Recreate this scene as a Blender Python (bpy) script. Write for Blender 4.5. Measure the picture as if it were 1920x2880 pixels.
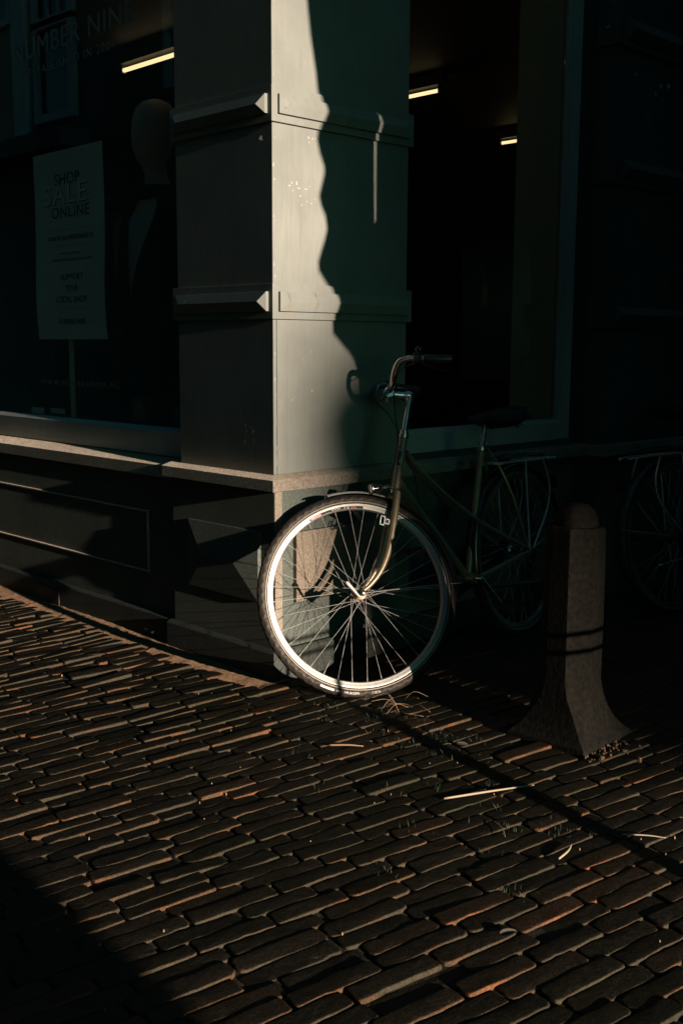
import bpy, bmesh, math, random
import numpy as np
from mathutils import Vector, Matrix
random.seed(7); rng = np.random.default_rng(11)
scene = bpy.context.scene
for o in list(bpy.data.objects): bpy.data.objects.remove(o)
COL = scene.collection
R = math.radians

# ------------------------------------------------------------------ camera, sky, sun, exposure
CAM = Vector((2.838392, -2.443285, 1.177531))
YAW, PITCH, ROLL = R(135.704), R(-8.764), R(0.252)
d = Vector((math.cos(PITCH)*math.cos(YAW), math.cos(PITCH)*math.sin(YAW), math.sin(PITCH)))
r0 = Vector((math.sin(YAW), -math.cos(YAW), 0)); u0 = r0.cross(d)
cr = r0*math.cos(ROLL)+u0*math.sin(ROLL); cu = -r0*math.sin(ROLL)+u0*math.cos(ROLL)
cam_d = bpy.data.cameras.new('camera'); cam = bpy.data.objects.new('camera', cam_d); COL.objects.link(cam)
cam.matrix_world = Matrix(((cr.x, cu.x, -d.x, CAM.x), (cr.y, cu.y, -d.y, CAM.y), (cr.z, cu.z, -d.z, CAM.z), (0, 0, 0, 1)))
cam_d.sensor_fit = 'VERTICAL'; cam_d.sensor_height = 36.0; cam_d.lens = 36.0*3062.48/2880.0
cam_d.clip_start = 0.05; cam_d.clip_end = 500
scene.camera = cam

SUN_AZ, SUN_EL = R(-3.4), R(11.0)
SD = Vector((math.cos(SUN_EL)*math.cos(SUN_AZ), math.cos(SUN_EL)*math.sin(SUN_AZ), math.sin(SUN_EL)))
w = bpy.data.worlds.new('World'); scene.world = w; w.use_nodes = True
nt = w.node_tree; nt.nodes.clear()
sky = nt.nodes.new('ShaderNodeTexSky'); sky.sky_type = 'NISHITA'; sky.sun_disc = False
sky.sun_elevation = SUN_EL; sky.sun_rotation = math.pi/2 - SUN_AZ
tint = nt.nodes.new('ShaderNodeMixRGB'); tint.blend_type = 'MULTIPLY'; tint.inputs[0].default_value = 1.0
tint.inputs[2].default_value = (0.13, 0.47, 0.52, 1)
bg = nt.nodes.new('ShaderNodeBackground'); bg.inputs['Strength'].default_value = 0.05
wo = nt.nodes.new('ShaderNodeOutputWorld')
nt.links.new(sky.outputs[0], tint.inputs[1]); nt.links.new(tint.outputs[0], bg.inputs[0]); nt.links.new(bg.outputs[0], wo.inputs[0])
sun_d = bpy.data.lights.new('sun', 'SUN'); sun_d.energy = 5.0; sun_d.angle = R(0.53); sun_d.color = (1.0, 0.80, 0.66)
sun = bpy.data.objects.new('sun', sun_d); COL.objects.link(sun)
sun.rotation_euler = SD.to_track_quat('Z', 'Y').to_euler(); sun.location = SD*20

vs = scene.view_settings
vs.view_transform = 'Standard'; vs.look = 'None'; vs.exposure = 1.35; vs.gamma = 1.0
try: vs.use_curve_mapping = False
except Exception: pass
scene.render.engine = 'CYCLES'
scene.cycles.max_bounces = 6; scene.cycles.caustics_reflective = False; scene.cycles.caustics_refractive = False
scene.cycles.use_denoising = True; scene.cycles.sample_clamp_indirect = 3.0

# ------------------------------------------------------------------ materials
class NT:
    def __init__(s, name):
        s.m = bpy.data.materials.new(name); s.m.use_nodes = True; s.t = s.m.node_tree; s.t.nodes.clear()
        s.out = s.n('ShaderNodeOutputMaterial')
    def n(s, ty, **kw):
        x = s.t.nodes.new(ty)
        for k, v in kw.items():
            if hasattr(x, k): setattr(x, k, v)
        return x
    def l(s, a, b): s.t.links.new(a, b)
    def coord(s, which='Object'):
        return s.n('ShaderNodeTexCoord').outputs[which]
    def mapped(s, sc=(1, 1, 1), which='Object'):
        mp = s.n('ShaderNodeMapping'); mp.inputs['Scale'].default_value = sc
        s.l(s.coord(which), mp.inputs[0]); return mp.outputs[0]
    def noise(s, vec, scale, detail=4, rough=0.55):
        x = s.n('ShaderNodeTexNoise'); x.inputs['Scale'].default_value = scale; x.inputs['Detail'].default_value = detail
        x.inputs['Roughness'].default_value = rough; s.l(vec, x.inputs['Vector']); return x.outputs['Fac']
    def ramp(s, fac, stops):
        x = s.n('ShaderNodeValToRGB'); cr_ = x.color_ramp
        while len(cr_.elements) < len(stops): cr_.elements.new(0.5)
        for e, (p, c) in zip(cr_.elements, stops):
            e.position = p; e.color = tuple(c)+(1,) if len(c) == 3 else c
        s.l(fac, x.inputs[0]); return x.outputs[0]
    def mix(s, fac, a, b, mode='MIX'):
        x = s.n('ShaderNodeMixRGB', blend_type=mode)
        for i, v in enumerate((fac, a, b)):
            if hasattr(v, 'links'): s.l(v, x.inputs[i])
            elif i == 0: x.inputs[0].default_value = v
            else: x.inputs[i].default_value = tuple(v)+(1,)
        return x.outputs[0]
    def bump(s, h, strength=0.3, dist=0.01, prev=None):
        x = s.n('ShaderNodeBump'); x.inputs['Strength'].default_value = strength; x.inputs['Distance'].default_value = dist
        s.l(h, x.inputs['Height'])
        if prev is not None: s.l(prev, x.inputs['Normal'])
        return x.outputs[0]
    def bsdf(s, color, rough=0.5, metal=0.0, normal=None, spec=0.5, **kw):
        b = s.n('ShaderNodeBsdfPrincipled')
        if hasattr(color, 'links'): s.l(color, b.inputs['Base Color'])
        else: b.inputs['Base Color'].default_value = tuple(color)+(1,)
        if hasattr(rough, 'links'): s.l(rough, b.inputs['Roughness'])
        else: b.inputs['Roughness'].default_value = rough
        if hasattr(metal, 'links'): s.l(metal, b.inputs['Metallic'])
        else: b.inputs['Metallic'].default_value = metal
        b.inputs['Specular IOR Level'].default_value = spec
        for k, v in kw.items(): b.inputs[k].default_value = v
        if normal is not None: s.l(normal, b.inputs['Normal'])
        s.l(b.outputs[0], s.out.inputs[0]); return b

    def coated(s, color, rough, normal, spec, mixf=.60, size=.667, smooth=.14, gain=1.0):
        # pigment under a skin of binder: light that comes in at a grazing angle is mostly turned away at the surface
        b = s.bsdf(color, rough, 0.0, normal, spec)
        t = s.n('ShaderNodeBsdfToon'); t.component = 'DIFFUSE'; t.inputs['Size'].default_value = size; t.inputs['Smooth'].default_value = smooth
        s.l(color, t.inputs[0]) if hasattr(color, 'links') else None
        if normal is not None: s.l(normal, t.inputs['Normal'])
        mx = s.n('ShaderNodeMixShader'); mx.inputs[0].default_value = mixf
        s.l(b.outputs[0], mx.inputs[1]); s.l(t.outputs[0], mx.inputs[2]); s.l(mx.outputs[0], s.out.inputs[0])

def speckled(name, c1, c2, scale=40, big=3, rough=0.6, bump=0.2, dist=0.002, spec=0.4, stretch=(1, 1, 1), metal=0.0):
    m = NT(name); v = m.mapped(stretch)
    f = m.noise(v, scale, 5, .6); g = m.noise(v, big, 4, .6)
    c = m.mix(m.ramp(f, [(.35, (0, 0, 0)), (.65, (1, 1, 1))]), c1, c2)
    c = m.mix(m.ramp(g, [(.3, (0, 0, 0)), (.75, (.5, .5, .5))]), c, tuple(x*.6 for x in c1))
    if metal: m.bsdf(c, rough, metal, m.bump(f, bump, dist), spec)
    elif name in ('weathered_ledge_stone', 'base_mortar'): m.coated(c, rough, m.bump(f, bump, dist), spec, .72, .90, .04)
    else: m.coated(c, rough, m.bump(f, bump, dist), spec)
    return m.m

def paint(name, base, rough=.45, chips=True, streak=(1, 1, .12), stains=()):
    m = NT(name); v = m.mapped(streak); v1 = m.mapped()
    f = m.noise(v, 60, 4, .6); g = m.noise(v1, 2.2, 5, .6); h = m.noise(v1, 9, 6, .7)
    dark = tuple(x*.76 for x in base); lite = tuple(min(1, x*1.10) for x in base)
    c = m.mix(m.ramp(g, [(.3, (0, 0, 0)), (.7, (1, 1, 1))]), dark, lite)
    c = m.mix(m.ramp(f, [(.45, (0, 0, 0)), (.75, (.45, .45, .45))]), c, dark)
    # drips of dirt
    dv = m.mapped((26, 26, .9)); dd = m.noise(dv, 1.0, 5, .6)
    c = m.mix(m.ramp(dd, [(.56, (0, 0, 0)), (.78, (.30, .30, .30))]), c, tuple(x*.55 for x in base))
    if chips:
        ch = m.noise(v1, 34, 2, .5); ch2 = m.noise(v1, 3.1, 2, .5)
        mul = m.n('ShaderNodeMath', operation='MULTIPLY'); m.l(ch, mul.inputs[0]); m.l(ch2, mul.inputs[1])
        c = m.mix(m.ramp(mul.outputs[0], [(.455, (0, 0, 0)), (.465, (1, 1, 1))]), c, (.62, .58, .50))
    for (py, pz, ry, rz, col) in stains:
        sub = m.n('ShaderNodeVectorMath', operation='SUBTRACT'); m.l(v1, sub.inputs[0]); sub.inputs[1].default_value = (0, py, pz)
        mulv = m.n('ShaderNodeVectorMath', operation='MULTIPLY'); m.l(sub.outputs[0], mulv.inputs[0]); mulv.inputs[1].default_value = (0, 1/ry, 1/rz)
        ln = m.n('ShaderNodeVectorMath', operation='LENGTH'); m.l(mulv.outputs[0], ln.inputs[0])
        add = m.n('ShaderNodeMath', operation='MULTIPLY_ADD'); m.l(h, add.inputs[0]); add.inputs[1].default_value = .9; m.l(ln.outputs['Value'], add.inputs[2])
        fac = m.ramp(add.outputs[0], [(.55, (.85, .85, .85)), (1.4, (0, 0, 0))])
        c = m.mix(fac, c, col)
    b1 = m.bump(f, .22, .0016); b2 = m.bump(g, .12, .02, b1)
    rr = m.ramp(h, [(.3, (rough-.08,)*3), (.7, (rough+.12,)*3)])
    m.coated(c, rr, b2, .4, .94, .667, .22); return m.m

def flat(name, col, rough=.5, metal=0., spec=.5, bump=0, scale=80):
    m = NT(name); v = m.mapped(); f = m.noise(v, scale, 4, .6)
    c = m.mix(m.ramp(f, [(.3, (0, 0, 0)), (.7, (1, 1, 1))]), tuple(x*.85 for x in col), col)
    rr = m.ramp(f, [(.3, (max(.02, rough-.06),)*3), (.7, (min(1, rough+.08),)*3)])
    m.bsdf(c, rr, metal, m.bump(f, bump, .002) if bump else None, spec); return m.m

def emit(name, col, st):
    m = NT(name); e = m.n('ShaderNodeEmission'); e.inputs[0].default_value = tuple(col)+(1,); e.inputs[1].default_value = st
    m.l(e.outputs[0], m.out.inputs[0]); return m.m

def glass(name, tintc=(.95, .97, .955)):
    m = NT(name)
    tr = m.n('ShaderNodeBsdfTransparent'); tr.inputs[0].default_value = tuple(tintc)+(1,)
    gl = m.n('ShaderNodeBsdfGlossy'); gl.inputs['Roughness'].default_value = 0.0; gl.inputs[0].default_value = (1, 1, 1, 1)
    v = m.mapped(); nb = m.noise(v, 1.4, 2, .5); bn = m.bump(nb, .05, .01); m.l(bn, gl.inputs['Normal'])
    fr = m.n('ShaderNodeFresnel'); ge = m.n('ShaderNodeNewGeometry'); ior = m.n('ShaderNodeMapRange')
    for i_, v_ in ((1, 0.0), (2, 1.0), (3, 1.5), (4, 1/1.5)): ior.inputs[i_].default_value = v_
    m.l(ge.outputs['Backfacing'], ior.inputs[0]); m.l(ior.outputs[0], fr.inputs[0])
    mx = m.n('ShaderNodeMixShader'); m.l(fr.outputs[0], mx.inputs[0]); m.l(tr.outputs[0], mx.inputs[1]); m.l(gl.outputs[0], mx.inputs[2])
    m.l(mx.outputs[0], m.out.inputs[0]); return m.m

RUST = (.20, .085, .025)
M = {}
M['paint'] = paint('grey_paint', (.285, .305, .275), .48, stains=((.048, 1.335, .004, .035, RUST), (.048, 1.30, .006, .045, (.30, .24, .15)), (.172, 1.345, .007, .022, RUST), (.175, 1.31, .008, .05, (.30, .22, .12)), (.034, 1.945, .006, .006, RUST)))
M['frame_paint'] = paint('pale_frame_paint', (.52, .56, .52), .4, chips=False)
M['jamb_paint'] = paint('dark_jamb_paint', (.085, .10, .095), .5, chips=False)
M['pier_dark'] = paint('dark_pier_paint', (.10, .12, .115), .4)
M['ledge'] = speckled('weathered_ledge_stone', (0.1980, 0.1716, 0.1386), (0.3696, 0.3234, 0.2574), 90, 4, .7, .12, .002)
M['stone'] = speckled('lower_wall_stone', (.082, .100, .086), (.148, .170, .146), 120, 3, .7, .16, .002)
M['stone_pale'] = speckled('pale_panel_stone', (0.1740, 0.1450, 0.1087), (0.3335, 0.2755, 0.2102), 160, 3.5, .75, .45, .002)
M['strip'] = speckled('corner_strip_stone', (.22, .185, .145), (.34, .29, .225), 120, 6, .75, .3, .002)
M['plinth'] = speckled('plinth_stone', (.036, .043, .036), (.070, .080, .068), 110, 4, .7, .3, .003)
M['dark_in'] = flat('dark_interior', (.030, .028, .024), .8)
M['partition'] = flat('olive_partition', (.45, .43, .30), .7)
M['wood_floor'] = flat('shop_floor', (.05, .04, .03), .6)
M['glass'] = glass('window_glass')
M['letter_dark'] = flat('window_letters', (.20, .20, .175), .5)
M['letter_pale'] = flat('pale_letters', (.97, .98, .95), .6)
M['ink'] = flat('poster_ink', (.02, .022, .02), .6)
M['ink_faint'] = flat('poster_ink_grey', (.10, .12, .11), .6)
M['paper'] = flat('poster_paper', (.70, .78, .73), .7)
M['white_paper'] = flat('label_paper', (.62, .64, .60), .7)
M['tube'] = emit('fluorescent_tube', (1.0, .73, .37), .60)
M['fitting'] = flat('lamp_fitting', (.10, .10, .09), .5)
M['manne'] = flat('mannequin_shell', (.58, .48, .34), .45)
M['jacket'] = flat('dark_jacket', (.012, .012, .013), .9, spec=.15)
M['shirt'] = flat('pale_shirt', (.42, .41, .36), .9)
M['stud'] = flat('metal_stud', (.5, .5, .45), .35, 1.)
M['bike'] = speckled('bronze_bike_paint', (0.2228, 0.1774, 0.1072), (0.2722, 0.2187, 0.1362), 30, 6, .33, .05, .001, .6, metal=.35)
M['bike2'] = flat('dark_bike_paint', (.035, .06, .06), .35, .3)
M['chrome'] = flat('dull_chrome', (.62, .61, .58), .22, 1., bump=.05, scale=120)
M['bright'] = flat('bright_steel', (.62, .63, .62), .3, .55)
M['steel'] = flat('spoke_steel', (.42, .41, .38), .4, .5)
M['alu'] = flat('rim_aluminium', (.34, .33, .30), .45, .40)
M['alu_dark'] = flat('old_rim_steel', (.30, .31, .30), .35, .9)
M['black'] = flat('black_plastic', (.014, .014, .014), .4)
M['black_gloss'] = flat('black_enamel', (.012, .012, .012), .18)
M['saddle'] = flat('saddle_vinyl', (.012, .011, .010), .5, bump=.2)
M['tape'] = flat('reflective_tape', (0.2772, 0.2310, 0.1680), .55)
M['sticker'] = flat('sticker_dark', (.008, .009, .008), .5, spec=.2)
M['red'] = flat('sticker_red', (.62, .06, .03), .4)
M['white'] = flat('sticker_white', (.50, .49, .45), .4)
M['rust'] = speckled('rusty_hub', (.35, .15, .06), (.62, .5, .38), 60, 12, .5, .3, .001, metal=.6)
M['lens'] = flat('lamp_lens', (.45, .42, .33), .15)
M['red_lens'] = flat('rear_reflector', (.12, .01, .01), .2)
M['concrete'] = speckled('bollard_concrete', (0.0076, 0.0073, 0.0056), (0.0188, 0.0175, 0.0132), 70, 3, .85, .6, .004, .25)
M['rubble'] = speckled('crumbled_mortar', (0.0792, 0.0540, 0.0306), (0.1512, 0.1044, 0.0612), 45, 9, .9, .9, .008, .2)
M['mortar'] = speckled('base_mortar', (.11, .068, .040), (.20, .13, .080), 50, 5, .9, .6, .004, .25)
M['straw'] = flat('dry_straw', (.30, .24, .155), .7)
M['straw_dk'] = flat('old_straw', (.22, .14, .07), .8)
M['leaf'] = flat('dry_leaf', (.06, .052, .038), .8)
M['grassm'] = flat('joint_grass', (.018, .034, .014), .7)
M['terracotta'] = flat('terracotta_pot', (.13, .05, .035), .8)
M['plant'] = flat('plant_leaves', (.03, .05, .03), .6)
M['tagm'] = flat('price_tag_card', (.45, .25, .08), .7)
M['brickwall'] = speckled('street_brickwork', (.08, .055, .04), (.13, .09, .065), 30, 1.5, .85, .4, .004)
M['render'] = paint('street_render', (.42, .43, .40), .7, chips=False)
M['sunlit_tone'] = flat('painted_sunlit_render', (.62, .54, .38), .8)  # warm pale tone paints sunlight into the mirrored bay
M['iron'] = flat('black_iron', (.02, .02, .02), .5)
M['cloth'] = flat('shade_banner_cloth', (.10, .09, .08), .9)

def tyre_mat():
    m = NT('tyre_rubber')
    uv = m.mapped((240, 13, 1), 'UV')
    ch = m.n('ShaderNodeTexWave'); ch.wave_type = 'BANDS'; ch.bands_direction = 'DIAGONAL'; ch.inputs['Scale'].default_value = .16; ch.inputs['Distortion'].default_value = 2.2
    m.l(uv, ch.inputs['Vector'])
    uv2 = m.mapped((240, -13, 1), 'UV')
    c2 = m.n('ShaderNodeTexWave'); c2.wave_type = 'BANDS'; c2.bands_direction = 'DIAGONAL'; c2.inputs['Scale'].default_value = .16
    m.l(uv2, c2.inputs['Vector'])
    mx = m.n('ShaderNodeMath', operation='MAXIMUM'); m.l(ch.outputs['Fac'], mx.inputs[0]); m.l(c2.outputs['Fac'], mx.inputs[1])
    ob = m.mapped(); ns = m.noise(ob, 14, 5, .65)
    c = m.mix(m.ramp(ns, [(.4, (0, 0, 0)), (.75, (1, 1, 1))]), (.012, .011, .009), (.030, .024, .015))
    m.bsdf(c, .6, 0, m.bump(mx.outputs[0], .8, .0022), .35); return m.m
M['tyre'] = tyre_mat()

def brick_mat():
    m = NT('paving_bricks')
    at = m.n('ShaderNodeAttribute'); at.attribute_name = 'tone'
    v = m.mapped()
    f = m.noise(v, 55, 6, .68); g = m.noise(v, 9, 5, .6); k = m.noise(v, 1.3, 3, .5); fine = m.noise(v, 170, 4, .65)
    base = m.ramp(at.outputs['Fac'], [(0, (.030, .030, .021)), (.4, (.043, .038, .025)), (.7, (.058, .044, .027)), (.92, (.088, .054, .030)), (1, (.13, .062, .032))])
    c = m.mix(m.ramp(f, [(.40, (0, 0, 0)), (.75, (.6, .6, .6))]), base, (.085, .064, .038))
    c = m.mix(m.ramp(g, [(.5, (0, 0, 0)), (.75, (.75, .75, .75))]), c, (.020, .018, .013))
    ms = m.mix(m.ramp(k, [(.5, (0, 0, 0)), (.68, (.55, .55, .55))]), c, (.022, .027, .012))
    wn = m.n('ShaderNodeAttribute'); wn.attribute_name = 'worn'
    # trodden tops are dirty and dark, rubbed edges show the clean red clay
    edgec = m.ramp(at.outputs['Fac'], [(0, (.040, .031, .018)), (.4, (.085, .048, .022)), (.8, (.16, .070, .029)), (1, (.24, .095, .036))])
    wf = m.n('ShaderNodeMath', operation='MULTIPLY'); m.l(wn.outputs['Fac'], wf.inputs[0]); m.l(m.ramp(g, [(.48, (.02,)*3), (.64, (1, 1, 1))]), wf.inputs[1])
    ms = m.mix(wf.outputs[0], ms, edgec)
    ms = m.mix(m.ramp(fine, [(.40, (.55,)*3), (.62, (0, 0, 0))]), ms, (.012, .011, .008))
    b1 = m.bump(g, .12, .006); b2 = m.bump(f, .55, .004, b1); b3 = m.bump(fine, .6, .0012, b2)
    rr = m.ramp(f, [(.3, (.5,)*3), (.7, (.82,)*3)])
    m.coated(ms, rr, b3, .3, .80, .50, .20); return m.m
M['brick'] = brick_mat()
def ground_mat():
    m = NT('joint_soil'); v = m.mapped()
    f = m.noise(v, 60, 5, .65); k = m.noise(v, 2.0, 4, .6)
    c = m.mix(f, (.008, .007, .005), (.020, .015, .010)); c = m.mix(m.ramp(k, [(.5, (0, 0, 0)), (.65, (.6, .6, .6))]), c, (.016, .022, .010))
    m.bsdf(c, .9, 0, m.bump(f, .8, .006), .2); return m.m
M['soil'] = ground_mat()

# ------------------------------------------------------------------ mesh helpers
class MB:
    def __init__(s): s.v = []; s.f = []; s.uv = None
    def add(s, vs_, fs):
        b = len(s.v); s.v += [tuple(x) for x in vs_]; s.f += [tuple(b+i for i in f) for f in fs]; return s
    def box(s, x0, x1, y0, y1, z0, z1):
        return s.add([(x0, y0, z0), (x1, y0, z0), (x1, y1, z0), (x0, y1, z0), (x0, y0, z1), (x1, y0, z1), (x1, y1, z1), (x0, y1, z1)],
                     [(0, 3, 2, 1), (4, 5, 6, 7), (0, 1, 5, 4), (1, 2, 6, 5), (2, 3, 7, 6), (3, 0, 4, 7)])
    def rings(s, rings, caps=True, closed=False):
        n = len(rings[0]); b = len(s.v)
        for rg in rings: s.v += [tuple(p) for p in rg]
        m_ = len(rings); last = m_ if closed else m_-1
        for i in range(last):
            j = (i+1) % m_
            for k in range(n):
                l = (k+1) % n; s.f.append((b+i*n+k, b+i*n+l, b+j*n+l, b+j*n+k))
        if caps and not closed:
            s.f.append(tuple(b+k for k in reversed(range(n)))); s.f.append(tuple(b+(m_-1)*n+k for k in range(n)))
        return s
    def tube(s, path, r, seg=10, caps=True, flatten=None):
        P = [Vector(p) for p in path]; n = len(P); rr = r if isinstance(r, (list, tuple)) else [r]*n
        T = []
        for i in range(n):
            t = (P[min(i+1, n-1)]-P[max(i-1, 0)]); T.append(t.normalized() if t.length > 1e-9 else Vector((0, 0, 1)))
        a = Vector((0, 0, 1)) if abs(T[0].z) < .9 else Vector((1, 0, 0))
        u = T[0].cross(a).normalized(); out = []
        for i in range(n):
            u = (u-T[i]*u.dot(T[i])).normalized(); w_ = T[i].cross(u)
            out.append([P[i]+rr[i]*(math.cos(2*math.pi*k/seg)*u+math.sin(2*math.pi*k/seg)*w_) for k in range(seg)])
        return s.rings(out, caps)
    def lathe(s, prof, axis='y', seg=48, c=(0, 0, 0), closed=False, a0=0, a1=2*math.pi):
        """prof: (r, h) along the axis; revolve"""
        full = abs(a1-a0-2*math.pi) < 1e-6; rg = []
        for i in range(seg if full else seg+1):
            a = a0+(a1-a0)*i/seg; ca, sa = math.cos(a), math.sin(a); ring = []
            for r_, h in prof:
                p = {'y': (r_*ca, h, r_*sa), 'z': (r_*ca, r_*sa, h), 'x': (h, r_*ca, r_*sa)}[axis]
                ring.append((p[0]+c[0], p[1]+c[1], p[2]+c[2]))
            rg.append(ring)
        if closed: return s.rings(rg, caps=not full, closed=full)
        n = len(prof); b = len(s.v); m_ = len(rg)
        for g_ in rg: s.v += g_
        for i in range(m_ if full else m_-1):
            j = (i+1) % m_
            for k in range(n-1): s.f.append((b+i*n+k, b+i*n+k+1, b+j*n+k+1, b+j*n+k))
        return s
    def prism(s, poly, axis, lo, hi):
        def P(u, v, h): return {'x': (h, u, v), 'y': (u, h, v), 'z': (u, v, h)}[axis]
        n = len(poly); b = len(s.v)
        s.v += [P(u, v, lo) for u, v in poly]+[P(u, v, hi) for u, v in poly]
        for k in range(n): l = (k+1) % n; s.f.append((b+k, b+l, b+n+l, b+n+k))
        s.f.append(tuple(b+k for k in reversed(range(n)))); s.f.append(tuple(b+n+k for k in range(n))); return s
    def ball(s, c, rx, ry, rz, seg=20, rng_=12):
        rg = []
        for i in range(1, rng_):
            t = math.pi*i/rng_
            rg.append([(c[0]+rx*math.sin(t)*math.cos(2*math.pi*k/seg), c[1]+ry*math.sin(t)*math.sin(2*math.pi*k/seg), c[2]-rz*math.cos(t)) for k in range(seg)])
        return s.rings(rg)
    def build(s, name, mat, parent=None, smooth=False, bevel=0, recalc=True, seg=2):
        me = bpy.data.meshes.new(name); me.from_pydata(s.v, [], s.f)
        if recalc or bevel:
            bm = bmesh.new(); bm.from_mesh(me)
            if recalc: bmesh.ops.recalc_face_normals(bm, faces=bm.faces)
            if bevel:
                ed = [e for e in bm.edges if len(e.link_faces) == 2 and e.calc_face_angle(0) > R(25)]
                bmesh.ops.bevel(bm, geom=ed, offset=bevel, segments=seg, affect='EDGES', profile=.6, clamp_overlap=True)
            bm.to_mesh(me); bm.free()
        o = bpy.data.objects.new(name, me); COL.objects.link(o)
        if mat is not None: me.materials.append(M[mat] if isinstance(mat, str) else mat)
        if smooth:
            for p in me.polygons: p.use_smooth = True
            if smooth == 'auto':
                try: me.set_sharp_from_angle(angle=R(40))
                except Exception: pass
        if parent is not None: o.parent = parent
        return o

def tag(o, label=None, cat=None, group=None, kind=None):
    if label: o['label'] = label
    if cat: o['category'] = cat
    if group: o['group'] = group
    if kind: o['kind'] = kind
    return o
def empty(name, loc=(0, 0, 0), parent=None, mat=None):
    o = bpy.data.objects.new(name, None); COL.objects.link(o); o.empty_display_size = .05
    if mat is not None: o.matrix_world = mat
    else: o.location = loc
    if parent is not None:
        o.parent = parent
        if mat is not None: o.matrix_local = mat
    return o
def smooth_path(pts, n=6):
    P = [Vector(p) for p in pts]; P = [P[0]*2-P[1]]+P+[P[-1]*2-P[-2]]; out = []
    for i in range(1, len(P)-2):
        for k in range(n):
            t = k/n; a, b, c, e = P[i-1:i+3]
            out.append(.5*((2*b)+(-a+c)*t+(2*a-5*b+4*c-e)*t*t+(-a+3*b-3*c+e)*t**3))
    out.append(P[-2]); return out
def text_mesh(txt, width, height, spacing=1.0, extrude=.0004, shear=0):
    cu_ = bpy.data.curves.new('lettering', 'FONT'); cu_.body = txt; cu_.align_x = 'CENTER'; cu_.space_character = spacing; cu_.extrude = .002; cu_.shear = shear
    ob = bpy.data.objects.new('lettering', cu_); COL.objects.link(ob)
    bpy.context.view_layer.update()
    me = bpy.data.meshes.new_from_object(ob.evaluated_get(bpy.context.evaluated_depsgraph_get()))
    bpy.data.objects.remove(ob); bpy.data.curves.remove(cu_)
    co = np.empty(len(me.vertices)*3); me.vertices.foreach_get('co', co); co = co.reshape(-1, 3)
    lo, hi = co.min(0), co.max(0); sp = np.maximum(hi-lo, 1e-9)
    co = (co-(lo+hi)/2)/sp*np.array([width, height, 2*extrude])
    f = [tuple(p.vertices) for p in me.polygons]; bpy.data.meshes.remove(me)
    return co, f

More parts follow.
